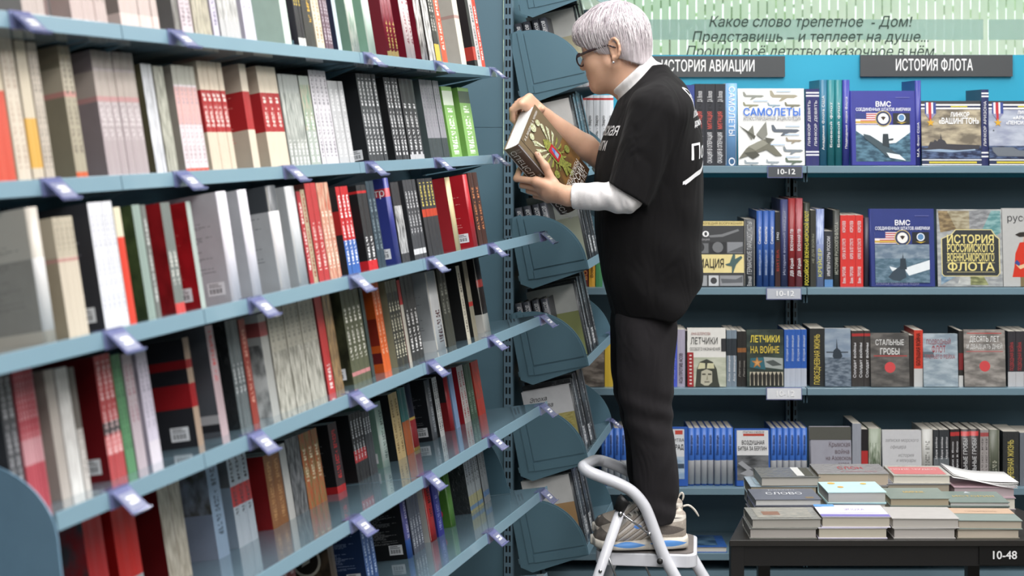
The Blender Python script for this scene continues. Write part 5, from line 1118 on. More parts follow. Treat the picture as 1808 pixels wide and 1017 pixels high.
# ================================================================== step stool
st = empty('step_stool', (.385, 4.38, 0)); Is = Matrix.Translation((-.385, -4.38, 0))
WHE = paint('dfe0e6', rough=.3, var=.06, scale=20, coat=.3); RUB = paint('77706c', rough=.8, bump=.4, scale=120); BLKP = paint('1a1a1a', rough=.5); CHR = paint('b8b8ba', rough=.25, metal=1)
SZ = .512
def Q(px, py, Y): return P(px, py, Y)
Rt = Matrix.Translation((.388, 4.385, 0)) @ Matrix.Rotation(math.radians(-7), 4, 'Z')
def rrect(hx, hy, r, n=5):
    pts = []
    for cx, cy, a0 in ((hx-r, hy-r, 0), (-hx+r, hy-r, 90), (-hx+r, -hy+r, 180), (hx-r, -hy+r, 270)):
        for i in range(n+1):
            a = math.radians(a0+90*i/n); pts.append((cx+r*math.cos(a), cy+r*math.sin(a)))
    return pts
mb = MB(); mb.prism(rrect(.142, .112, .03), .036, WHE, Rt @ Matrix.Translation((0, 0, SZ-.040))); o = mb.build('upper_step', st, Is, .003)
mb = MB(); mb.prism(rrect(.132, .102, .025), .004, RUB, Rt @ Matrix.Translation((0, 0, SZ-.004))); mb.build('tread_pad', o)
Ml = Matrix.Translation((.50, 4.39, 0)) @ Matrix.Rotation(math.radians(-7), 4, 'Z')
mb = MB(); mb.prism(rrect(.12, .13, .03), .034, WHE, Ml @ Matrix.Translation((.06, 0, .235))); o = mb.build('lower_step', st, Is, .003)
mb = MB(); mb.prism(rrect(.11, .12, .025), .004, RUB, Ml @ Matrix.Translation((.06, 0, .269))); mb.build('tread_pad', o)
def gl(px, py, Y, fx):      # continue a leg down to the floor
    return Vector((fx, Y, .012))
near = [gl(0, 0, 4.245, .70), Q(1185, 1006, 4.255), Q(1168, 972, 4.26), Q(1146, 912, 4.262), Q(1134, 888, 4.262), Q(1116, 868, 4.262), Q(1092, 854, 4.262), Q(1062, 842, 4.264), Q(1040, 833, 4.27), Q(1030, 825, 4.285), Q(1034, 821, 4.33)]
farp = [Q(1048, 814, 4.46), Q(1056, 813, 4.50), Q(1068, 815, 4.515), Q(1092, 824, 4.52), Q(1120, 838, 4.52), Q(1152, 858, 4.52), Q(1176, 884, 4.52), Q(1192, 920, 4.52), Q(1212, 965, 4.52), Q(1236, 1008, 4.52), gl(0, 0, 4.53, .79)]
mb = MB(); mb.tube(near[:2]+bez(near[1:]+farp[:-1], 5)[1:]+[farp[-1]], .0165, WHE, 16); mb.build('handle_frame', st, Is)
for Y, fx, top_ in ((4.244, .085, Q(1095, 903, 4.244)), (4.535, .16, Q(1115, 895, 4.535))):
    mb = MB(); mb.tube([Vector((fx, Y, .012)), top_*.5+Vector((fx, Y, .012))*.5, top_], .0140, WHE, 14); o = mb.build('front_leg', st, Is)
    mb = MB(); mb.tube([top_+Vector((-.001, -.002, -.004)), top_+Vector((0, -.016, -.004))], .007, CHR, 12)
    m_ = top_*.74+Vector((fx, Y, .012))*.26; mb.tube([m_, m_+Vector((0, -.016, 0))], .005, CHR, 12); mb.build('rivet', o)
    mb = MB(); mb.tube([Vector((fx-.003, Y, 0)), Vector((fx+.004, Y, .035))], .017, BLKP, 12); mb.build('rubber_foot', o)
for x, Y in ((.70, 4.245), (.79, 4.53)):
    mb = MB(); mb.tube([Vector((x+.003, Y, 0)), Vector((x-.012, Y, .035))], .017, BLKP, 12); mb.build('rubber_foot', st, Is)
mb = MB(); a, b = Q(1100, 884, 4.247), Q(1092, 902, 4.243); mb.tube([a+Vector((.006, 0, .006)), a, b], [.018, .0185, .0155], BLKP, 10); mb.build('hinge_bracket', st, Is)
mb = MB(); mb.tube([Q(1094, 904, 4.236), Q(1146, 943, 4.243)], .0028, CHR, 8); mb.tube([Q(1146, 943, 4.236), Q(1146, 943, 4.25)], .006, CHR, 12); mb.build('brace_rod', st, Is)
mb = MB(); mb.tube([Q(1166, 990, 4.238), Q(1166, 990, 4.262)], .0065, CHR, 12); mb.tube([Q(1165, 991, 4.237), Q(1165, 991, 4.24)], .0085, BLKP, 12); mb.build('rivet', st, Is)
mb = MB(); mb.tube([Q(1075, 985, 4.275), Q(1092, 1030, 4.30), Q(1105, 1060, 4.33)], .003, CHR, 8); mb.tube([Q(1140, 1000, 4.30), Q(1160, 1045, 4.36)], .003, CHR, 8); mb.build('brace_rod', st, Is)
tag(st, 'white steel folding step stool with a looped handle under the reader', 'step stool')
# ================================================================== the reader
class SDF:
    """signed-distance sculpting on a grid, meshed with surface nets"""
    def __init__(s, lo, hi, h):
        s.lo = np.array(lo, np.float32); s.h = h; s.n = np.ceil((np.array(hi)-s.lo)/h).astype(int)+1; s.d = np.full(s.n, 1.0, np.float32)
    def sub(s, lo, hi):
        i0 = np.maximum(0, np.floor((np.array(lo)-s.lo)/s.h).astype(int)); i1 = np.minimum(s.n, np.ceil((np.array(hi)-s.lo)/s.h).astype(int)+1)
        if (i1 <= i0).any(): return None
        ax = [(s.lo[k]+s.h*np.arange(i0[k], i1[k], dtype=np.float32)) for k in range(3)]
        sl = tuple(slice(i0[k], i1[k]) for k in range(3))
        return sl, ax[0][:, None, None], ax[1][None, :, None], ax[2][None, None, :]
    def comb(s, sl, f, k, op):
        a = s.d[sl]
        if op == '+':
            if k > 0: hh = np.clip(.5+.5*(a-f)/k, 0, 1); s.d[sl] = a*(1-hh)+f*hh-k*hh*(1-hh)
            else: s.d[sl] = np.minimum(a, f)
        elif op == '-':
            f = -f
            if k > 0: hh = np.clip(.5-.5*(a-f)/k, 0, 1); s.d[sl] = a*(1-hh)+f*hh+k*hh*(1-hh)
            else: s.d[sl] = np.maximum(a, f)
        else: s.d[sl] = np.maximum(a, f)
    def rc(s, a, b, r1, r2=None, k=.01, op='+', flat=None):
        a = np.array(a, np.float32); b = np.array(b, np.float32); r2 = r1 if r2 is None else r2; m = max(r1, r2)+max(k, .004)*1.6+.012
        g = s.sub(np.minimum(a, b)-m, np.maximum(a, b)+m)
        if g is None: return
        sl, x, y, z = g; v = b-a; L = float(v@v)+1e-12
        t = np.clip(((x-a[0])*v[0]+(y-a[1])*v[1]+(z-a[2])*v[2])/L, 0, 1)
        d = np.sqrt((x-a[0]-t*v[0])**2+(y-a[1]-t*v[1])**2+(z-a[2]-t*v[2])**2)-(r1+(r2-r1)*t)
        s.comb(sl, d, k, op)
    def chain(s, pts, rs, k=.01):
        for i in range(len(pts)-1): s.rc(pts[i], pts[i+1], rs[i], rs[i+1], k)
    def ell(s, c, r, M=None, k=.01, op='+'):
        """ellipsoid; M: 3x3 columns = its axes"""
        c = np.array(c, np.float32); r = np.array(r, np.float32); m = r.max()+max(k, .004)*1.6+.012
        g = s.sub(c-m, c+m)
        if g is None: return
        sl, x, y, z = g; x = x-c[0]; y = y-c[1]; z = z-c[2]
        if M is not None: x, y, z = (x*M[0][i]+y*M[1][i]+z*M[2][i] for i in range(3))
        k0 = np.sqrt((x/r[0])**2+(y/r[1])**2+(z/r[2])**2)+1e-6; k1 = np.sqrt((x/r[0]**2)**2+(y/r[1]**2)**2+(z/r[2]**2)**2)+1e-6
        s.comb(sl, k0*(k0-1)/k1, k, op)
    def loft(s, zs, cx, cy, rx, ry, k=.01, e=2.0, op='+'):
        """upright body given by centre and half-widths at heights zs (ascending)"""
        zs = np.array(zs, np.float32); mx = max(rx)+.05; my = max(ry)+.05
        g = s.sub((min(cx)-mx, min(cy)-my, zs[0]-.03), (max(cx)+mx, max(cy)+my, zs[-1]+.03))
        sl, x, y, z = g; zz = z[0, 0]
        def ip(v):
            v = np.array(v, np.float32); fine = np.linspace(zs[0], zs[-1], 240); q = np.interp(fine, zs, v)
            q = np.convolve(np.pad(q, 9, 'edge'), np.ones(19)/19, 'valid'); return np.interp(zz, fine, q).astype(np.float32)[None, None, :]
        CXv, CYv, RX, RY = ip(cx), ip(cy), ip(rx), ip(ry)
        q = (np.abs((x-CXv)/RX)**e+np.abs((y-CYv)/RY)**e)**(1/e)
        d = (q-1)*np.minimum(RX, RY)
        s.comb(sl, np.maximum(d, np.maximum(zs[0]-z, z-zs[-1])), k, op)
    def plane(s, p, n, op='&'):
        """keep the side the normal points away from"""
        g = s.sub(s.lo, s.lo+s.h*(s.n-1)); sl, x, y, z = g; n = Vector(n).normalized()
        s.comb(sl, (x-p[0])*n.x+(y-p[1])*n.y+(z-p[2])*n.z, 0, op)
    def mesh(s, name, mat, smooth=1):
        d = s.d; N = d < 0; n = s.n; cm = np.zeros(n-1, bool); al = np.ones(n-1, bool)
        for i in (0, 1):
            for j in (0, 1):
                for k in (0, 1):
                    c = N[i:n[0]-1+i, j:n[1]-1+j, k:n[2]-1+k]; cm |= c; al &= c
        act = np.argwhere(cm & ~al); m = len(act); idx = np.full(n-1, -1, np.int32); idx[tuple(act.T)] = np.arange(m)
        acc = np.zeros((m, 3), np.float32); cnt = np.zeros(m, np.float32); cr = [(i, j, k) for i in (0, 1) for j in (0, 1) for k in (0, 1)]
        val = {c: d[act[:, 0]+c[0], act[:, 1]+c[1], act[:, 2]+c[2]] for c in cr}
        for c in cr:
            for ax in range(3):
                if c[ax]: continue
                c2 = list(c); c2[ax] = 1; a, b = val[c], val[tuple(c2)]; q = (a < 0) != (b < 0)
                t = np.where(q, a/(np.where(q, a-b, 1)), 0); pp = np.tile(np.array(c, np.float32), (m, 1)); pp[:, ax] += t
                acc[q] += pp[q]; cnt[q] += 1
        V = (act+acc/cnt[:, None])*s.h+s.lo; Fq = []
        for ax in range(3):
            o = [0, 1, 2]; o.remove(ax); u, v = o
            A = np.take(N, range(n[ax]-1), ax); B = np.take(N, range(1, n[ax]), ax); e = np.argwhere(A != B)
            e = e[(e[:, u] > 0) & (e[:, v] > 0) & (e[:, u] < n[u]-1) & (e[:, v] < n[v]-1)]
            sgn = A[tuple(e.T)]
            def cell(du, dv):
                q = e.copy(); q[:, u] -= du; q[:, v] -= dv; return idx[tuple(q.T)]
            qd = np.stack([cell(1, 1), cell(0, 1), cell(0, 0), cell(1, 0)], 1)
            fl = sgn if ax != 1 else ~sgn
            qd[~fl] = qd[~fl][:, ::-1]; Fq.append(qd)
        Fq = np.concatenate(Fq); Fq = Fq[(Fq >= 0).all(1)]
        for _ in range(smooth):
            S = np.zeros_like(V); C = np.zeros(m, np.float32)
            for i in range(4):
                a, b = Fq[:, i], Fq[:, (i+1) % 4]
                np.add.at(S, a, V[b]); np.add.at(C, a, 1)
            V = V*.5+.5*S/np.maximum(C, 1)[:, None]
        me = bpy.data.meshes.new(name); me.vertices.add(m); me.vertices.foreach_set('co', V.astype(np.float32).ravel())
        me.loops.add(len(Fq)*4); me.loops.foreach_set('vertex_index', Fq.astype(np.int32).ravel()); me.polygons.add(len(Fq))
        me.polygons.foreach_set('loop_start', np.arange(len(Fq), dtype=np.int32)*4); me.polygons.foreach_set('loop_total', np.full(len(Fq), 4, np.int32))
        me.polygons.foreach_set('use_smooth', np.ones(len(Fq), bool)); me.update(); me.validate(); me.materials.append(mat); return me
YC = 4.40
def Wp(px, py, Y=YC): return tuple(P(px, py, Y))
# ---- head frame
ga, be = math.radians(26), math.radians(9)
hf = Vector((-math.cos(ga)*math.cos(be), math.sin(ga)*math.cos(be), -math.sin(be))); hu = Vector((-math.cos(ga)*math.sin(be), math.sin(ga)*math.sin(be), math.cos(be))); hl = Vector((-math.sin(ga), -math.cos(ga), 0))
HO = P(1081, 86, 4.325) - hl*.074 + hf*.028
def Hh(x, y, z): return tuple(HO+hf*x+hl*y+hu*z)
HM = [[hf[i], hl[i], hu[i]] for i in range(3)]
# ---- held book frame
OB = P(888, 267, 4.255)
eh = Vector((.161, .11, -.187)); ew = Vector((.047, .124, .114)); et = Vector((.044, -.029, .021))
eh_n = eh.normalized(); ew_n = (ew-eh_n*ew.dot(eh_n)).normalized(); et_n = ew_n.cross(eh_n)
if et_n.dot(et) < 0: et_n = -et_n
LH, LW, LT = eh.length, ew.length, et.length
def Bk(s, t, n): return tuple(OB+eh_n*(s*LH)+ew_n*(t*LW)+et_n*n)
SKIN, nt, b = newmat('skin')
tcn = nd(nt, 'ShaderNodeTexCoord'); nz = nd(nt, 'ShaderNodeTexNoise'); nz.inputs['Scale'].default_value = 18; nz.inputs['Detail'].default_value = 4; nt.links.new(tcn.outputs['Object'], nz.inputs['Vector'])
nt.links.new(mix_c(nt, nz.outputs['Fac'], lin('c4967b'), lin('dfb59a')), b.inputs['Base Color']); b.inputs['Roughness'].default_value = .5
b.inputs['Subsurface Weight'].default_value = .15; b.inputs['Subsurface Radius'].default_value = (.01, .004, .002); b.inputs['Subsurface Scale'].default_value = 1
n2_ = nd(nt, 'ShaderNodeTexNoise'); n2_.inputs['Scale'].default_value = 220; nt.links.new(tcn.outputs['Object'], n2_.inputs['Vector']); bn = nd(nt, 'ShaderNodeBump'); bn.inputs['Strength'].default_value = .25; bn.inputs['Distance'].default_value = .001; nt.links.new(n2_.outputs['Fac'], bn.inputs['Height']); nt.links.new(bn.outputs[0], b.inputs['Normal'])
S = SDF((-.03, 4.14, .53), (.60, 4.66, 2.06), .003)
def Hf(x, y, z): return Hh(x*.88 if x > 0 else x, y, z*.86 if z < 0 else z)
# head
S.ell(Hh(-.012, 0, .045), (.098, .074, .086), HM, .01); S.ell(Hf(.040, 0, -.035), (.054, .055, .080), HM, .03)
for sg in (1, -1):
    S.rc(Hf(-.008, sg*.052, -.045), Hf(.060, sg*.020, -.104), .022, .018, .03); S.ell(Hf(.052, sg*.036, -.026), (.030, .026, .030), HM, .02)
    S.rc(Hf(.084, sg*.012, .022), Hf(.070, sg*.048, .020), .011, .010, .012)
    S.ell(Hf(.094, sg*.032, .0), (.012, .015, .010), HM, .008, '-'); S.ell(Hf(.082, sg*.032, .0), (.012, .013, .011), HM, .003)
S.ell(Hf(.074, 0, -.108), (.017, .020, .016), HM, .018)
S.rc(Hf(.090, 0, .012), Hf(.112, 0, -.032), .007, .011, .010); S.ell(Hf(.102, .010, -.036), (.010, .007, .007), HM, .006); S.ell(Hf(.102, -.010, -.036), (.010, .007, .007), HM, .006)
S.ell(Hf(.092, 0, -.064), (.010, .022, .0055), HM, .006); S.ell(Hf(.090, 0, -.076), (.010, .020, .006), HM, .006); S.rc(Hf(.104, -.02, -.070), Hf(.104, .02, -.070), .002, .002, .003, '-')
for sg in (1, -1):      # ears
    S.ell(Hh(-.036, sg*.074, -.004), (.017, .007, .029), HM, .006)
    for i in range(9):
        a0, a1 = math.radians(-70+i*30), math.radians(-40+i*30)
        q = lambda a: Hh(-.010-.016*math.sin(a+.2), sg*(.081), .002-.026*math.cos(a+.2)) if False else Hh(-.037-.017*math.sin(a), sg*(.081+.003*math.sin(a)), .0+.028*math.cos(a))
        S.rc(q(a0), q(a1), .0042, .0042, .004)
    S.ell(Hh(-.032, sg*.085, -.006), (.0085, .007, .014), HM, .004, '-'); S.ell(Hh(-.030, sg*.079, -.030), (.007, .005, .009), HM, .005)
NB0 = Vector(Wp(1150, 165)); S.rc(Wp(1104, 116), tuple(NB0), .055, .062, .03); S.rc(Wp(1085, 128), Wp(1120, 165), .040, .050, .03)
# torso, legs inside the clothes
S.chain([tuple(NB0), Wp(1158, 260), Wp(1150, 400), Wp(1142, 520)], [.075, .09, .08, .07], .03)
for Y in (4.31, 4.475):
    S.chain([Wp(1140, 545, Y), Wp(1137, 640, Y), Wp(1138, 725, Y), Wp(1157, 900, Y)], [.055, .05, .042, .032], .02)
# arms
shN, elN, wrN = P(1156, 205, 4.215), P(1104, 348, 4.188), P(1004, 346, 4.232)
shF, elF, wrF = P(1140, 220, 4.585), P(1088, 300, 4.56), P(964, 208, 4.435)
S.chain([tuple(shN), tuple(elN), tuple(wrN)], [.045, .036, .0255], .015); S.chain([Wp(1150, 210), tuple(shN)], [.06, .05], .02)
S.chain([tuple(shF), tuple(elF), tuple(elF*.55+wrF*.45), tuple(wrF)], [.045, .036, .035, .025], .015); S.chain([Wp(1150, 210), tuple(shF)], [.06, .05], .02)
# near hand around the spine
MC = [Bk(.44, -.12, .036), Bk(.53, -.13, .032), Bk(.61, -.14, .030), Bk(.68, -.145, .030)]
PI = [Bk(.345, -.06, -.020), Bk(.45, -.055, -.019), Bk(.545, -.05, -.016), Bk(.635, -.045, -.011)]
DI = [Bk(.33, .10, -.0155), Bk(.435, .11, -.0155), Bk(.53, .11, -.015), Bk(.62, .09, -.0145)]
TI = [Bk(.325, .22, -.0105), Bk(.43, .24, -.0105), Bk(.525, .23, -.0105), Bk(.615, .19, -.010)]
for i in range(4):
    r = (.0092, .0095, .0092, .0082)[i]
    S.rc(tuple(wrN), MC[i], .020, r+.0035, .012)
    S.chain([MC[i], PI[i], DI[i], TI[i]], [r+.0015, r+.0003, r-.0008, r-.002], .0035)
    S.ell(MC[i], (.0105, .0105, .0105), None, .006)
S.rc(tuple(wrN), Bk(.60, -.19, .050), .024, .018, .014)
S.chain([tuple(wrN+Vector((-.015, -.004, .006))), Bk(.555, -.06, .070), Bk(.375, .055, .0725), Bk(.235, .135, .0665)], [.018, .0135, .0105, .0078], .008)
S.rc(MC[0], Bk(.555, -.06, .068), .009, .010, .014)
# far hand over the top corner
ti = [.84, .94, 1.04, 1.13]
for i, t in enumerate(ti):
    r = (.0088, .0092, .0090, .0082)[i]
    m_ = Bk(-.10+.02*i, t+.06, .034); p_ = Bk(-.105+.015*i, t, .004); d_ = Bk(-.01+.01*i, t-.03, -.0135); e_ = Bk(.07+.01*i, t-.05, -.0105)
    S.rc(tuple(wrF), m_, .018, r+.003, .012); S.chain([m_, p_, d_, e_], [r+.0015, r+.0003, r-.0006, r-.0018], .0035)
S.chain([tuple(wrF), Bk(.10, 1.22, .020), Bk(.13, 1.12, .050), Bk(.10, 1.0, .0655)][:3], [.018, .012, .0095], .008)
body_me = S.mesh('person', SKIN, 1)
person = mesh_obj('person', body_me)
tag(person, 'white-haired person in black t-shirt and glasses reading a heavy brown book on a step stool', 'person')
# ---- fingernails of the thumb, earring
NAIL = paint('e2b8a8', rough=.25, coat=.5)
mb = MB(); c = Vector(Bk(.245, .132, .0742)); Mn = Matrix(((ew_n.x, eh_n.x, et_n.x, c.x), (ew_n.y, eh_n.y, et_n.y, c.y), (ew_n.z, eh_n.z, et_n.z, c.z), (0, 0, 0, 1)))
mb.prism([(.0042*math.cos(a*.5236), .006*math.sin(a*.5236)) for a in range(12)], .0009, NAIL, Mn); mb.build('fingernail', person)
mb = MB()
bmx = bmesh.new(); bmesh.ops.create_uvsphere(bmx, u_segments=12, v_segments=8, radius=.004); me = bpy.data.meshes.new('earring'); bmx.to_mesh(me); bmx.free(); me.materials.append(paint('d8dadd', rough=.1, metal=1)); [setattr(p, 'use_smooth', True) for p in me.polygons]
mesh_obj('earring', me, person, Matrix.Translation(Hh(-.030, .086, -.040)))
# ---- clothes
def cloth(col, rough=.9, bump=.3, scale=400, var=.1):
    key = ('cl', col); 
    if key in _mc: return _mc[key]
    m, nt, b = newmat('cloth'); c = lin(col); tcn = nd(nt, 'ShaderNodeTexCoord'); nz = nd(nt, 'ShaderNodeTexNoise'); nz.inputs['Scale'].default_value = scale; nt.links.new(tcn.outputs['Object'], nz.inputs['Vector'])
    nt.links.new(mix_c(nt, nz.outputs['Fac'], tuple(x*(1-var) for x in c[:3])+(1,), tuple(min(1, x*(1+var)) for x in c[:3])+(1,)), b.inputs['Base Color'])
    b.inputs['Roughness'].default_value = rough; b.inputs['Specular IOR Level'].default_value = .15; b.inputs['Sheen Weight'].default_value = .02
    mp = nd(nt, 'ShaderNodeMapping'); mp.inputs['Scale'].default_value = (1, 1, .45); nt.links.new(tcn.outputs['Object'], mp.inputs[0])
    w = nd(nt, 'ShaderNodeTexNoise'); w.inputs['Scale'].default_value = 9; w.inputs['Detail'].default_value = 2; w.inputs['Distortion'].default_value = 1.2; nt.links.new(mp.outputs[0], w.inputs['Vector'])
    b1 = nd(nt, 'ShaderNodeBump'); b1.inputs['Strength'].default_value = bump; b1.inputs['Distance'].default_value = .03; nt.links.new(w.outputs['Fac'], b1.inputs['Height'])
    b2_ = nd(nt, 'ShaderNodeBump'); b2_.inputs['Strength'].default_value = .2; b2_.inputs['Distance'].default_value = .001; nt.links.new(nz.outputs['Fac'], b2_.inputs['Height']); nt.links.new(b1.outputs[0], b2_.inputs['Normal'])
    nt.links.new(b2_.outputs[0], b.inputs['Normal']); _mc[key] = m; return m
BLACK = cloth('171617', .9, .55); DENIM = cloth('2a282a', .92, .5); WHITE = cloth('e6e3e2', .9, .5)
prof = [(572, 1084, 1222, .170), (540, 1077, 1232, .182), (515, 1070, 1233, .185), (480, 1061, 1237, .190), (440, 1055, 1238, .190), (400, 1051, 1239, .190), (350, 1049, 1240, .195), (300, 1051, 1240, .202), (265, 1056, 1239, .205), (235, 1066, 1236, .205), (205, 1078, 1231, .200), (180, 1088, 1223, .185), (160, 1096, 1214, .165), (143, 1104, 1203, .135), (128, 1112, 1190, .10), (117, 1122, 1176, .075)]
zs = [EYE-(q[0]-HY)*YC/F for q in prof]; fx = [(q[1]-CX)/F*YC for q in prof]; bx = [(q[2]-CX)/F*YC for q in prof]
S = SDF((.18, 4.09, 1.06), (.62, 4.72, 1.92), .004)
S.loft(zs, [(a+b)/2 for a, b in zip(fx, bx)], [YC]*len(zs), [(b-a)/2 for a, b in zip(fx, bx)], [q[3] for q in prof], .01, 2.3)
S.plane(P(1135, 563, 4.27), (-.02, 0, -1)); S.plane(P(1212, 540, 4.27), (43, 0, -47))
S.ell(P(1168, 190, 4.26), (.075, .06, .06), None, .04); S.ell(P(1162, 195, 4.55), (.07, .06, .06), None, .04)
S.plane(Wp(1127, 138), Vector((-.70, 0, .71)))
hemN = P(1108, 343, 4.19); dN = (P(1112, 345, 4.185)-P(1158, 200, 4.225)).normalized()
A = SDF(tuple(S.lo), tuple(S.lo+S.h*(S.n-1)), .004)
A.rc(tuple(P(1158, 200, 4.225)), tuple(P(1106, 352, 4.185)), .076, .060, .01); A.rc(tuple(P(1145, 215, 4.585)), tuple(elF), .072, .058, .01)
dF = (elF-shF).normalized()
def cutreg(G, lo, hi, p, n):
    g = G.sub(lo, hi); sl, x, y, z = g; n = Vector(n).normalized(); G.comb(sl, (x-p[0])*n.x+(y-p[1])*n.y+(z-p[2])*n.z, 0, '&')
cutreg(A, (.0, 4.0, 1.0), (.7, 4.395, 2.0), hemN, (dN.x-.28, 0, dN.z)); cutreg(A, (.0, 4.405, 1.0), (.7, 4.8, 2.0), elF-dF*.01, dF)
hh = np.clip(.5+.5*(S.d-A.d)/.025, 0, 1); S.d = S.d*(1-hh)+A.d*hh-.025*hh*(1-hh)
# drape folds
gx, gy, gz = (S.lo[i]+S.h*np.arange(S.n[i], dtype=np.float32) for i in range(3)); gx, gy, gz = gx[:, None, None], gy[None, :, None], gz[None, None, :]
fold = .0035*np.sin(38*(gz+.55*gx)+9*gy)*np.clip((1.55-gz)*3, 0, 1)+.003*np.sin(60*(gx-.5*gz)+14*gy)*np.clip((gz-1.45)*4, 0, 1)+.004*np.sin(21*gz-34*gx+5*gy)*np.clip((1.5-gz)*3, 0, 1)
S.d = S.d+fold.astype(np.float32)
shirt_me = S.mesh('t_shirt', BLACK, 2); shirt = mesh_obj('t_shirt', shirt_me, person); shirt['label'] = 'black short-sleeved t-shirt with white print'
# turtleneck collar and long white sleeves
n0 = Vector(Hh(-.040, 0, -.055)); n1 = Vector(Hh(-.052, 0, -.13))
S = SDF((.18, 4.20, 1.70), (.50, 4.60, 1.96), .0035)
cx_ = Vector((-.70, 0, .71))
S.rc(Wp(1105, 122), Wp(1137, 154), .072, .084, .01)
S.plane(Wp(1115.5, 126.5), cx_); S.plane(Wp(1137, 149), -cx_)
gz = (S.lo[2]+S.h*np.arange(S.n[2], dtype=np.float32))[None, None, :]; gx = (S.lo[0]+S.h*np.arange(S.n[0], dtype=np.float32))[:, None, None]
S.d = S.d+(.0015*np.sin(150*(gz-.9*gx))).astype(np.float32)
o = mesh_obj('turtleneck_collar', S.mesh('turtleneck_collar', WHITE, 2), person); o['label'] = 'white turtleneck collar'
def sleeve(segs, p, n, lo, hi):
    S = SDF(lo, hi, .003)
    for a, b_, r1, r2 in segs: S.rc(tuple(a), tuple(b_), r1, r2, .02)
    S.plane(p, n)
    gx, gy, gz = (S.lo[i]+S.h*np.arange(S.n[i], dtype=np.float32) for i in range(3)); gx, gy, gz = gx[:, None, None], gy[None, :, None], gz[None, None, :]
    amp = np.clip((gx-.17)*10, .25, .9)
    S.d = S.d + (amp*(.0016*np.sin(150*gx+90*gz+30*gy)+.0012*np.sin(75*gx-110*gz))).astype(np.float32)
    o = mesh_obj('long_sleeve', S.mesh('long_sleeve', WHITE, 2), person); o['label'] = 'white long sleeve'
axn = (wrN-elN).normalized(); cuffN = P(1012, 348, 4.228)
sleeve([(elN+Vector((.004, 0, .0)), wrN+axn*.03, .042, .034), (P(1116, 312, 4.20), elN, .044, .042)], cuffN, axn, (.10, 4.10, 1.42), (.44, 4.31, 1.66))
axF = (wrF-elF).normalized()
sleeve([(elF-axF*.02, elF+axF*.10, .047, .043), (shF*.4+elF*.6, elF, .047, .047)], elF+axF*.062, axF, (.12, 4.46, 1.48), (.46, 4.66, 1.80))
# trousers
S = SDF((.20, 4.16, .555), (.56, 4.64, 1.30), .004)
lp = [(908, 1128, 1188, .052), (880, 1121, 1191, .056), (850, 1117, 1193, .060), (800, 1112, 1190, .064), (760, 1106, 1186, .066), (720, 1096, 1181, .070), (690, 1090, 1182, .074), (640, 1085, 1186, .080), (600, 1083, 1189, .084), (565, 1084, 1190, .080), (545, 1092, 1182, .070), (500, 1100, 1175, .06)]
for Y, sh in ((4.318, 0), (4.478, -4)):
    zz = [EYE-(q[0]-HY)*YC/F for q in lp]; f_ = [(q[1]+sh-CX)/F*YC for q in lp]; b_ = [(q[2]+sh-CX)/F*YC for q in lp]
    S.loft(zz, [(a+b)/2 for a, b in zip(f_, b_)], [Y]*len(zz), [(b-a)/2 for a, b in zip(f_, b_)], [q[3] for q in lp], .012, 2.0)
S.rc(Wp(1137, 560, 4.34), Wp(1137, 560, 4.46), .075, .075, .03)
gx, gy, gz = (S.lo[i]+S.h*np.arange(S.n[i], dtype=np.float32) for i in range(3)); gx, gy, gz = gx[:, None, None], gy[None, :, None], gz[None, None, :]
kn = np.exp(-((gz-.90)/.06)**2)+.8*np.exp(-((gz-.62)/.05)**2)
S.d = S.d+((.0035*np.sin(90*gz+30*gx+10*gy)*kn)+.002*np.sin(30*gz+45*gx)).astype(np.float32)
o = mesh_obj('trousers', S.mesh('trousers', DENIM, 2), person); o['label'] = 'faded black trousers'
# ---- print on the shirt, projected on the cloth
bvh = BVHTree.FromPolygons([v.co[:] for v in shirt_me.vertices], [p.vertices[:] for p in shirt_me.polygons])
def shirt_text(items, xdir, mat):
    bm = bmesh.new()
    for body, size, yc, zc, opts, slope in items:
        me = text_mesh(body, size, mat, **opts) if isinstance(body, str) else body
        b_ = bmesh.new(); b_.from_mesh(me); bmesh.ops.subdivide_edges(b_, edges=[e for e in b_.edges if e.calc_length() > .006], cuts=2, use_grid_fill=False); bmesh.ops.triangulate(b_, faces=b_.faces[:])
        for v in b_.verts:
            lx, ly = v.co.x, v.co.y
            y = yc + (lx if xdir < 0 else -lx); z = zc+ly+lx*slope
            h = bvh.ray_cast(Vector((.33-xdir*.6 if False else (1.2 if xdir < 0 else -.5), y, z)), Vector((xdir, 0, 0)))
            v.co = (h[0]+h[1]*.0018) if h[0] is not None else Vector((.39, YC, 1.3))
        me2 = bpy.data.meshes.new('tmp'); b_.to_mesh(me2); b_.free(); bm.from_mesh(me2)
    me = bpy.data.meshes.new('shirt_print'); bm.to_mesh(me); bm.free(); me.materials.append(mat); mesh_obj('shirt_print', me, shirt)
PR = ink('e8e8ea', .7)
def ring_mesh(r0, r1):
    mb = MB(); n = 24
    vs = [(r*math.cos(2*math.pi*i/n), r*1.15*math.sin(2*math.pi*i/n), 0) for r in (r0, r1) for i in range(n)]
    mb.add(vs, [(i, (i+1) % n, n+(i+1) % n, n+i) for i in range(n)], PR); o = mb.build('ring'); me = o.data; bpy.data.objects.remove(o); return me
zz = lambda y: EYE-(y-HY)*YC/F
shirt_text([('Поехали!', .060, 4.232, zz(270), {'align': 'LEFT', 'bold': .012, 'shear': .1}, .12), ('Московский', .026, 4.245, zz(204), {'align': 'LEFT', 'bold': .012}, .1), ('дом книги', .026, 4.265, zz(219), {'align': 'LEFT', 'bold': .012}, .1), (ring_mesh(.030, .026), 0, 4.275, zz(178), {}, 0), ('М', .036, 4.275, zz(178), {'bold': .01}, 0), ('~', .11, 4.27, zz(300), {'bold': .02, 'width': 1.6}, .5)], -1, PR)
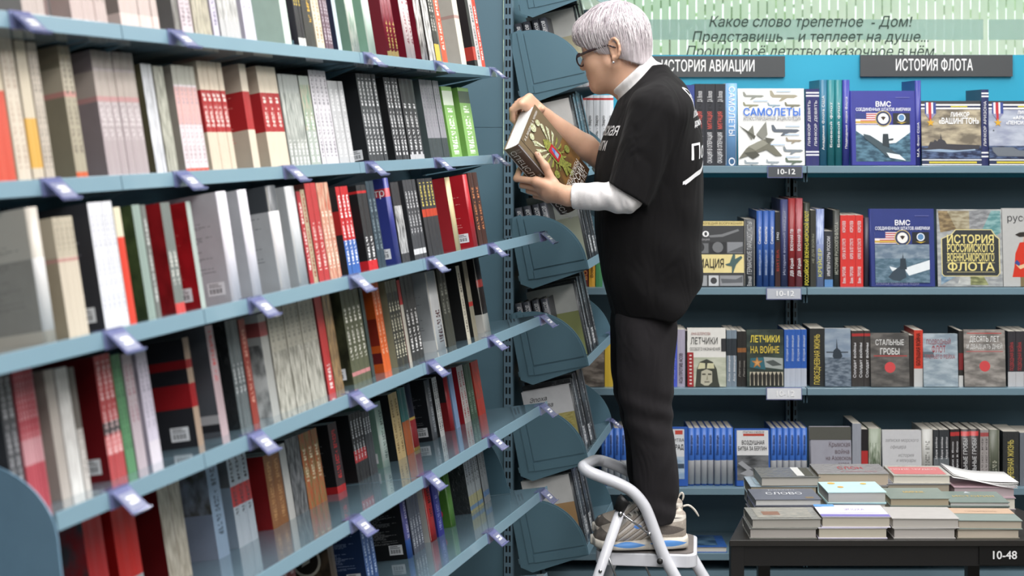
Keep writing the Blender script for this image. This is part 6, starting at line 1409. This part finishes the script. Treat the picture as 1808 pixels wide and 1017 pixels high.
shirt_text([('московская', .050, 4.40, zz(230), {'bold': .008, 'spacing': .96}, 0), ('книги', .050, 4.37, zz(256), {'bold': .008}, 0)], 1, PR)
# ---- glasses
FR = paint('2e1c24', rough=.2, coat=.5); LENS, nt, b = newmat('lens'); b.inputs['Base Color'].default_value = (.85, .85, .9, 1); b.inputs['Alpha'].default_value = .16; b.inputs['Roughness'].default_value = .03
gt = None; mb = MB()
for sg in (1, -1):
    ring = [Hf(.103-.010*abs(math.cos(a))*0, sg*.034+.026*math.cos(a), -.012+.021*math.sin(a)) for a in [2*math.pi*i/22 for i in range(23)]]
    mb.tube(ring, .0024, FR, 8, False); mb.tube([Hf(.102, sg*.058, -.006), Hf(.094, sg*.069, -.002), Hf(.05, sg*.074, .006), Hf(-.018, sg*.079, .012), Hf(-.042, sg*.080, .0)], [.0026, .0042, .0040, .0028, .002], FR, 8)
mb.tube([Hf(.104, .010, -.008), Hf(.109, 0, -.004), Hf(.104, -.010, -.008)], .002, FR, 8)
g = mb.build('glasses', person); g['label'] = 'dark plum-framed glasses'
mb = MB()
for sg in (1, -1): mb.add([Hf(.103, sg*.034+.025*math.cos(a), -.012+.020*math.sin(a)) for a in [2*math.pi*i/22 for i in range(22)]], [tuple(range(22))], LENS)
mb.build('lens', g)
# ---- hair: base shape plus combed strands
HAIR = [paint(c, rough=.42, var=.12, scale=90, spec=.5) for c in ('d0c7ca', 'b6acb1', 'e4dedf', '978d93')]
S = SDF(tuple(HO-Vector((.17, .15, .16))), tuple(HO+Vector((.19, .15, .19))), .003)
S.ell(Hh(-.010, 0, .048), (.106, .086, .094), HM, .01); S.ell(Hh(-.056, 0, .002), (.054, .070, .066), HM, .02); S.ell(Hh(.066, 0, .062), (.042, .064, .050), HM, .02); S.ell(Hh(-.072, 0, -.048), (.030, .048, .036), HM, .02)
S.plane(Hh(-.08, 0, -.050), -hu*.9+hf*.45)
# open the face and the ears
S.ell(Hh(.100, 0, -.055), (.062, .10, .094), HM, .008, '-'); S.ell(Hh(.022, 0, -.080), (.06, .12, .075), HM, .008, '-')
for sg in (1, -1): S.ell(Hh(-.032, sg*.092, -.020), (.024, .030, .046), HM, .008, '-')
o = mesh_obj('hair', S.mesh('hair', HAIR[0], 2), person); o['label'] = 'short silver-white hair'
hb = BVHTree.FromPolygons([v.co[:] for v in o.data.vertices], [p.vertices[:] for p in o.data.polygons])
mb = MB(); rnd = random.Random(3); crown = Vector((-.045, 0, .05))
for i in range(2400):
    az = rnd.uniform(-math.pi, math.pi); n = 11; path = []; p0 = rnd.uniform(0, .55) if i % 2 else rnd.uniform(.5, 1.5); span = rnd.uniform(.5, 1.0)*(1.0 if i % 2 else .75)
    tw = rnd.gauss(.15, .12)
    for j in range(n):
        po = p0+(span*1.9)*j/(n-1); a = az+tw*po
        d = Vector((math.sin(po)*math.cos(a)-.12*math.cos(po), math.sin(po)*math.sin(a), math.cos(po))); dw = hf*d.x+hl*d.y+hu*d.z
        org = Vector(Hh(*crown)); h = hb.ray_cast(org+dw*.30, -dw)
        if h[0] is None or (h[0]-org).dot(dw) < .03: break
        if path and (h[0]-path[-1]).length > .045: break
        path.append(h[0]+h[1]*(.0012+.0022*math.sin(j*.7+i)+.0014*rnd.random()))
    if len(path) < 4: continue
    r = rnd.uniform(.0008, .0017); m = len(path)
    e = path[-1]+(path[-1]-path[-2]).normalized()*rnd.uniform(.003, .017); path.append(e)
    mb.tube(path, [r*(.35+.65*math.sin(math.pi*min(1, (q+.6)/(m)*.8+.15)))*(1-.75*q/m) for q in range(m+1)], HAIR[i % 4], 4, False)
mb.build('strands', o)
# ---- trainers
def shoe_mats(L):
    out = []
    for kind in ('upper', 'sole'):
        m, nt, b = newmat('trainer_'+kind); tc = nd(nt, 'ShaderNodeTexCoord'); sp = nd(nt, 'ShaderNodeSeparateXYZ'); nt.links.new(tc.outputs['Object'], sp.inputs[0])
        x = math_n(nt, 'DIVIDE', sp.outputs[0], L); z = sp.outputs[2]
        lt = lambda a, c: math_n(nt, 'LESS_THAN', a, c)
        gt = lambda a, c: math_n(nt, 'GREATER_THAN', a, c)
        mul = lambda *a: a[0] if len(a) == 1 else math_n(nt, 'MULTIPLY', a[0], mul(*a[1:]))
        nz = nd(nt, 'ShaderNodeTexNoise'); nz.inputs['Scale'].default_value = 260; nt.links.new(tc.outputs['Object'], nz.inputs['Vector'])
        def lens(x0, x1, zc, hz):
            u = math_n(nt, 'DIVIDE', math_n(nt, 'SUBTRACT', x, (x0+x1)/2), (x1-x0)/2); k = math_n(nt, 'MULTIPLY', math_n(nt, 'SUBTRACT', 1, math_n(nt, 'MULTIPLY', u, u)), hz)
            return lt(math_n(nt, 'ABSOLUTE', math_n(nt, 'SUBTRACT', z, zc)), k)
        if kind == 'upper':
            col = mix_c(nt, nz.outputs['Fac'], lin('9a8f84'), lin('c9bdb0'))
            sw = math_n(nt, 'FRACT', math_n(nt, 'DIVIDE', math_n(nt, 'SUBTRACT', math_n(nt, 'MULTIPLY', sp.outputs[0], .75), z), .017))
            col = mix_c(nt, mul(lt(sw, .5), gt(x, .27), lt(x, .60), lt(z, .108)), col, lin('d2ccc6'))
            col = mix_c(nt, mul(lt(sw, .12), gt(x, .27), lt(x, .60), lt(z, .108)), col, lin('5a534e'))
            toe = math_n(nt, 'ADD', z, math_n(nt, 'MULTIPLY', math_n(nt, 'ABSOLUTE', math_n(nt, 'SUBTRACT', x, .1)), .12)); col = mix_c(nt, mul(lt(toe, .060), lt(x, .25)), col, lin('625b55'))
            col = mix_c(nt, lens(.58, .98, .060, .013), col, lin('6d655f')); col = mix_c(nt, lens(.66, 1.04, .092, .010), col, lin('ded7cc')); col = mix_c(nt, lens(.70, .96, .092, .0018), col, lin('57504b'))
            col = mix_c(nt, mul(gt(z, .108), gt(x, .6)), col, lin('d6cabc')); col = mix_c(nt, lens(.43, .52, .071, .006), col, lin('4f88d8'))
            bn = nd(nt, 'ShaderNodeBump'); bn.inputs['Strength'].default_value = .5; bn.inputs['Distance'].default_value = .002; nt.links.new(nz.outputs['Fac'], bn.inputs['Height']); nt.links.new(bn.outputs[0], b.inputs['Normal'])
        else:
            col = mix_c(nt, nz.outputs['Fac'], lin('cdc6ba'), lin('e2dcd2'))
            col = mix_c(nt, lens(.20, .56, .0205, .0075), col, lin('5a93d6')); col = mix_c(nt, lens(.60, 1.0, .024, .0085), col, lin('5a93d6')); col = mix_c(nt, lt(z, .0062), col, lin('2b2928'))
        nt.links.new(col, b.inputs['Base Color']); b.inputs['Roughness'].default_value = .55; out.append(m)
    return out
def shoe(Yc, px_toe, px_heel, base_z, yaw, loop):
    X0, X1 = (px_toe-CX)/F*Yc, (px_heel-CX)/F*Yc; L = X1-X0
    M = Matrix.Translation((X0, Yc, base_z)) @ Matrix.Rotation(yaw, 4, 'Z'); Mi = M
    LACE = paint('d9d3c8', rough=.6); UP, SOLE = shoe_mats(L)
    def sh(lo, hi, fz0, fz1, w0, k, nm, mat, par, e=2.4, cut=None):
        s = SDF((-.02, -.07, -.01), (L+.03, .07, .17), .0028)
        xs = s.lo[0]+s.h*np.arange(s.n[0], dtype=np.float32); y = (s.lo[1]+s.h*np.arange(s.n[1], dtype=np.float32))[None, :, None]; z = (s.lo[2]+s.h*np.arange(s.n[2], dtype=np.float32))[None, None, :]
        f = xs/L; zt = np.interp(f, *fz1)[:, None, None]; zb_ = np.interp(f, *fz0)[:, None, None]; w = np.interp(f, *w0)[:, None, None]
        zc, hz = (zt+zb_)/2, np.maximum((zt-zb_)/2, .001)
        q = (np.abs(y/np.maximum(w, .002))**e+np.abs((z-zc)/hz)**e)**(1/e); d = (q-1)*np.minimum(w, hz)
        d = np.maximum(d, np.maximum(lo*L-xs, xs-hi*L)[:, None, None]); s.d = d.astype(np.float32)
        if cut is not None: cut(s)
        return mesh_obj(nm, s.mesh(nm, mat, 2), par, Mi if par is None else None)
    wid = ([0, .03, .1, .25, .45, .65, .85, .96, 1.0], [.006, .026, .040, .047, .044, .038, .036, .030, .012])
    r = sh(.0, 1.0, ([0, 1], [.018, .018]), ([0, .05, .15, .3, .45, .58, .7, .8, .92, 1.0], [.035, .055, .064, .076, .098, .112, .112, .108, .118, .10]), wid, 0, 'trainer', UP, None, 2.2,
           cut=lambda s: s.ell((L*.735, 0, .135), (.052, .026, .055), None, .006, '-'))
    sh(-.02, 1.02, ([0, .08, .3, .55, .62, .7, 1.0], [.012, .003, .0, .001, .001, .0, .004]), ([0, .1, .3, .5, .75, 1.0], [.040, .034, .030, .033, .042, .040]), ([0, .03, .1, .25, .45, .65, .85, .97, 1.03], [.010, .031, .045, .052, .049, .043, .042, .036, .016]), 0, 'sole', SOLE, r, 3.2)
    mb = MB()
    for i in range(5):
        f = .30+i*.055; zt = float(np.interp(f, [.15, .3, .45, .58], [.066, .079, .101, .115])); mb.tube(bez([(f*L, -.028, zt-.018), (f*L+.004, -.012, zt-.002), (f*L-.002, .010, zt), (f*L, .028, zt-.016)], 4), .0028, LACE, 8)
    mb.build('laces', r)
    mb = MB(); q_ = [(L*.97, 0, .118), (L*1.03, .002, .120), (L*1.09, .004, .108), (L*1.14, .006, .088)] if loop else [(L*.95, 0, .112), (L*.99, 0, .124), (L*1.01, 0, .116), (L*1.0, 0, .102)]
    mb.tube(bez(q_, 5), [.003]*12+[.003, .0025, .002, .0018], LACE, 8); mb.build('pull_loop', r)
    return r
shz = SZ+.0004
s1 = shoe(4.318, 1045, 1211, shz, .0, True); tag(s1, 'grey and silver trainer with blue sole inserts, on the foot nearer the viewer', 'trainer')
s2 = shoe(4.452, 1048, 1205, shz, .0, False); tag(s2, 'grey and silver trainer with blue sole inserts, on the foot farther behind', 'trainer')
for s_ in (s1, s2):
    m = s_.matrix_world.copy(); s_.parent = person; s_.matrix_parent_inverse = Matrix(); s_['label'] = s_['label']; del s_['category']
# ---- the held book
hb_ = make_book('hardback_book', LT, LW, LH, '4a3a30', '6b5a44', parse('H PG:f0f0f4'))
cm = book_mat('6d5f4a', ((.0, .18, '4a3626'),), None, None, (0, 0, 1, .5, '4a3a2a', '7a5a34', 4), False, .25); hb_.data.materials[1] = cm
# local x (thickness) = et, y (depth from spine) = ew, z (height, upward) = -eh ; bottom of the book at eh end
ob = Vector(OB)+eh_n*LH
hb_.matrix_world = Matrix(((et_n.x, ew_n.x, -eh_n.x, ob.x), (et_n.y, ew_n.y, -eh_n.y, ob.y), (et_n.z, ew_n.z, -eh_n.z, ob.z), (0, 0, 0, 1)))
GOLD = sea('96984a', '5a6030', 120); GOL2 = sea('d0d2ba', '8d9056', 120)
ea = [('rect', .13, .0, .14, 1, '3f342a')]
def wing(sg, tip):
    out = []
    for i in range(7):
        a = math.radians(62-i*19); L_ = .30-.018*i; bx_, by_ = .55+sg*.05, .66-.03*i
        out.append(('poly', [(bx_, by_-.02), (bx_+sg*L_*math.cos(a)*1.15, by_+L_*math.sin(a)*.75), (bx_+sg*(L_-.04)*math.cos(a-.25)*1.15, by_+(L_-.04)*math.sin(a-.25)*.75)], GOL2 if i < 3 else GOLD))
    return out
ea += wing(-1, 0)+wing(1, 0)
ea += [('poly', [(.42, .46), (.46, .68), (.55, .74), (.64, .68), (.68, .46), (.62, .36), (.48, .36)], GOLD), ('poly', [(.46, .68), (.40, .80), (.36, .84), (.30, .83), (.36, .79), (.42, .70)], GOL2), ('poly', [(.64, .68), (.70, .80), (.74, .84), (.80, .83), (.74, .79), (.68, .70)], GOL2), ('circ', .38, .885, .010, GOL2), ('circ', .72, .885, .010, GOL2), ('circ', .55, .915, .013, GOL2), ('poly', [(.48, .38), (.40, .27), (.46, .26), (.55, .33), (.64, .26), (.70, .27), (.62, .38)], GOLD),
       ('poly', [(.55, .36), (.48, .22), (.55, .19), (.62, .22)], GOLD), ('circ', .24, .40, .012, GOLD), ('circ', .86, .40, .012, GOLD), ('rect', .46, .44, .64, .62, '8e2026'), ('rect', .47, .45, .63, .61, 'a82a2e'), ('poly', [(.50, .47), (.54, .58), (.59, .59), (.60, .47)], '8a9ab0'), ('poly', [(.51, .52), (.57, .60), (.60, .54)], '4a6ab0')]
ea += [('text', 'СПЕЦСЛУЖБЫ', .52, .205, .022, {'fit': .72}, ink('d8d4ce')), ('text', 'РОССИИ', .55, .125, .030, {'fit': .66}, ink('e4e0da')), ('text', 'ЗА 1000 ЛЕТ', .56, .05, .020, {'fit': .6}, ink('d8d4ce')), ('text', 'И. Б. ЛИНДЕР   С. А. ЧУРКИН', .53, .955, .010, {'fit': .72, 'bold': .01}, ink('d4d0c8'))]
art(hb_, frame((LT, 0, 0), (0, 1, 0), (0, 0, 1)), LW, LH, ea)
art(hb_, frame((0, -.0005, 0), (1, 0, 0), (0, 0, 1)), LT, LH, [('text', 'СПЕЦСЛУЖБЫ РОССИИ', .42, .44, .024, {'rot': -math.pi/2, 'width': 1.0, 'fit': None} if False else {'rot': -math.pi/2, 'width': .98}, ink('dedad4')), ('text', 'ЗА 1000 ЛЕТ', .78, .45, .013, {'rot': -math.pi/2}, ink('cfcac2')), ('text', 'И. Б. ЛИНДЕР', .5, .945, .007, {}, ink('b8b2a8')), ('text', 'С. А. ЧУРКИН', .5, .915, .007, {}, ink('b8b2a8'))])
book_label(hb_, 'thick brown hardback with a gilt double-headed eagle, held open-handed by the reader', 'book')
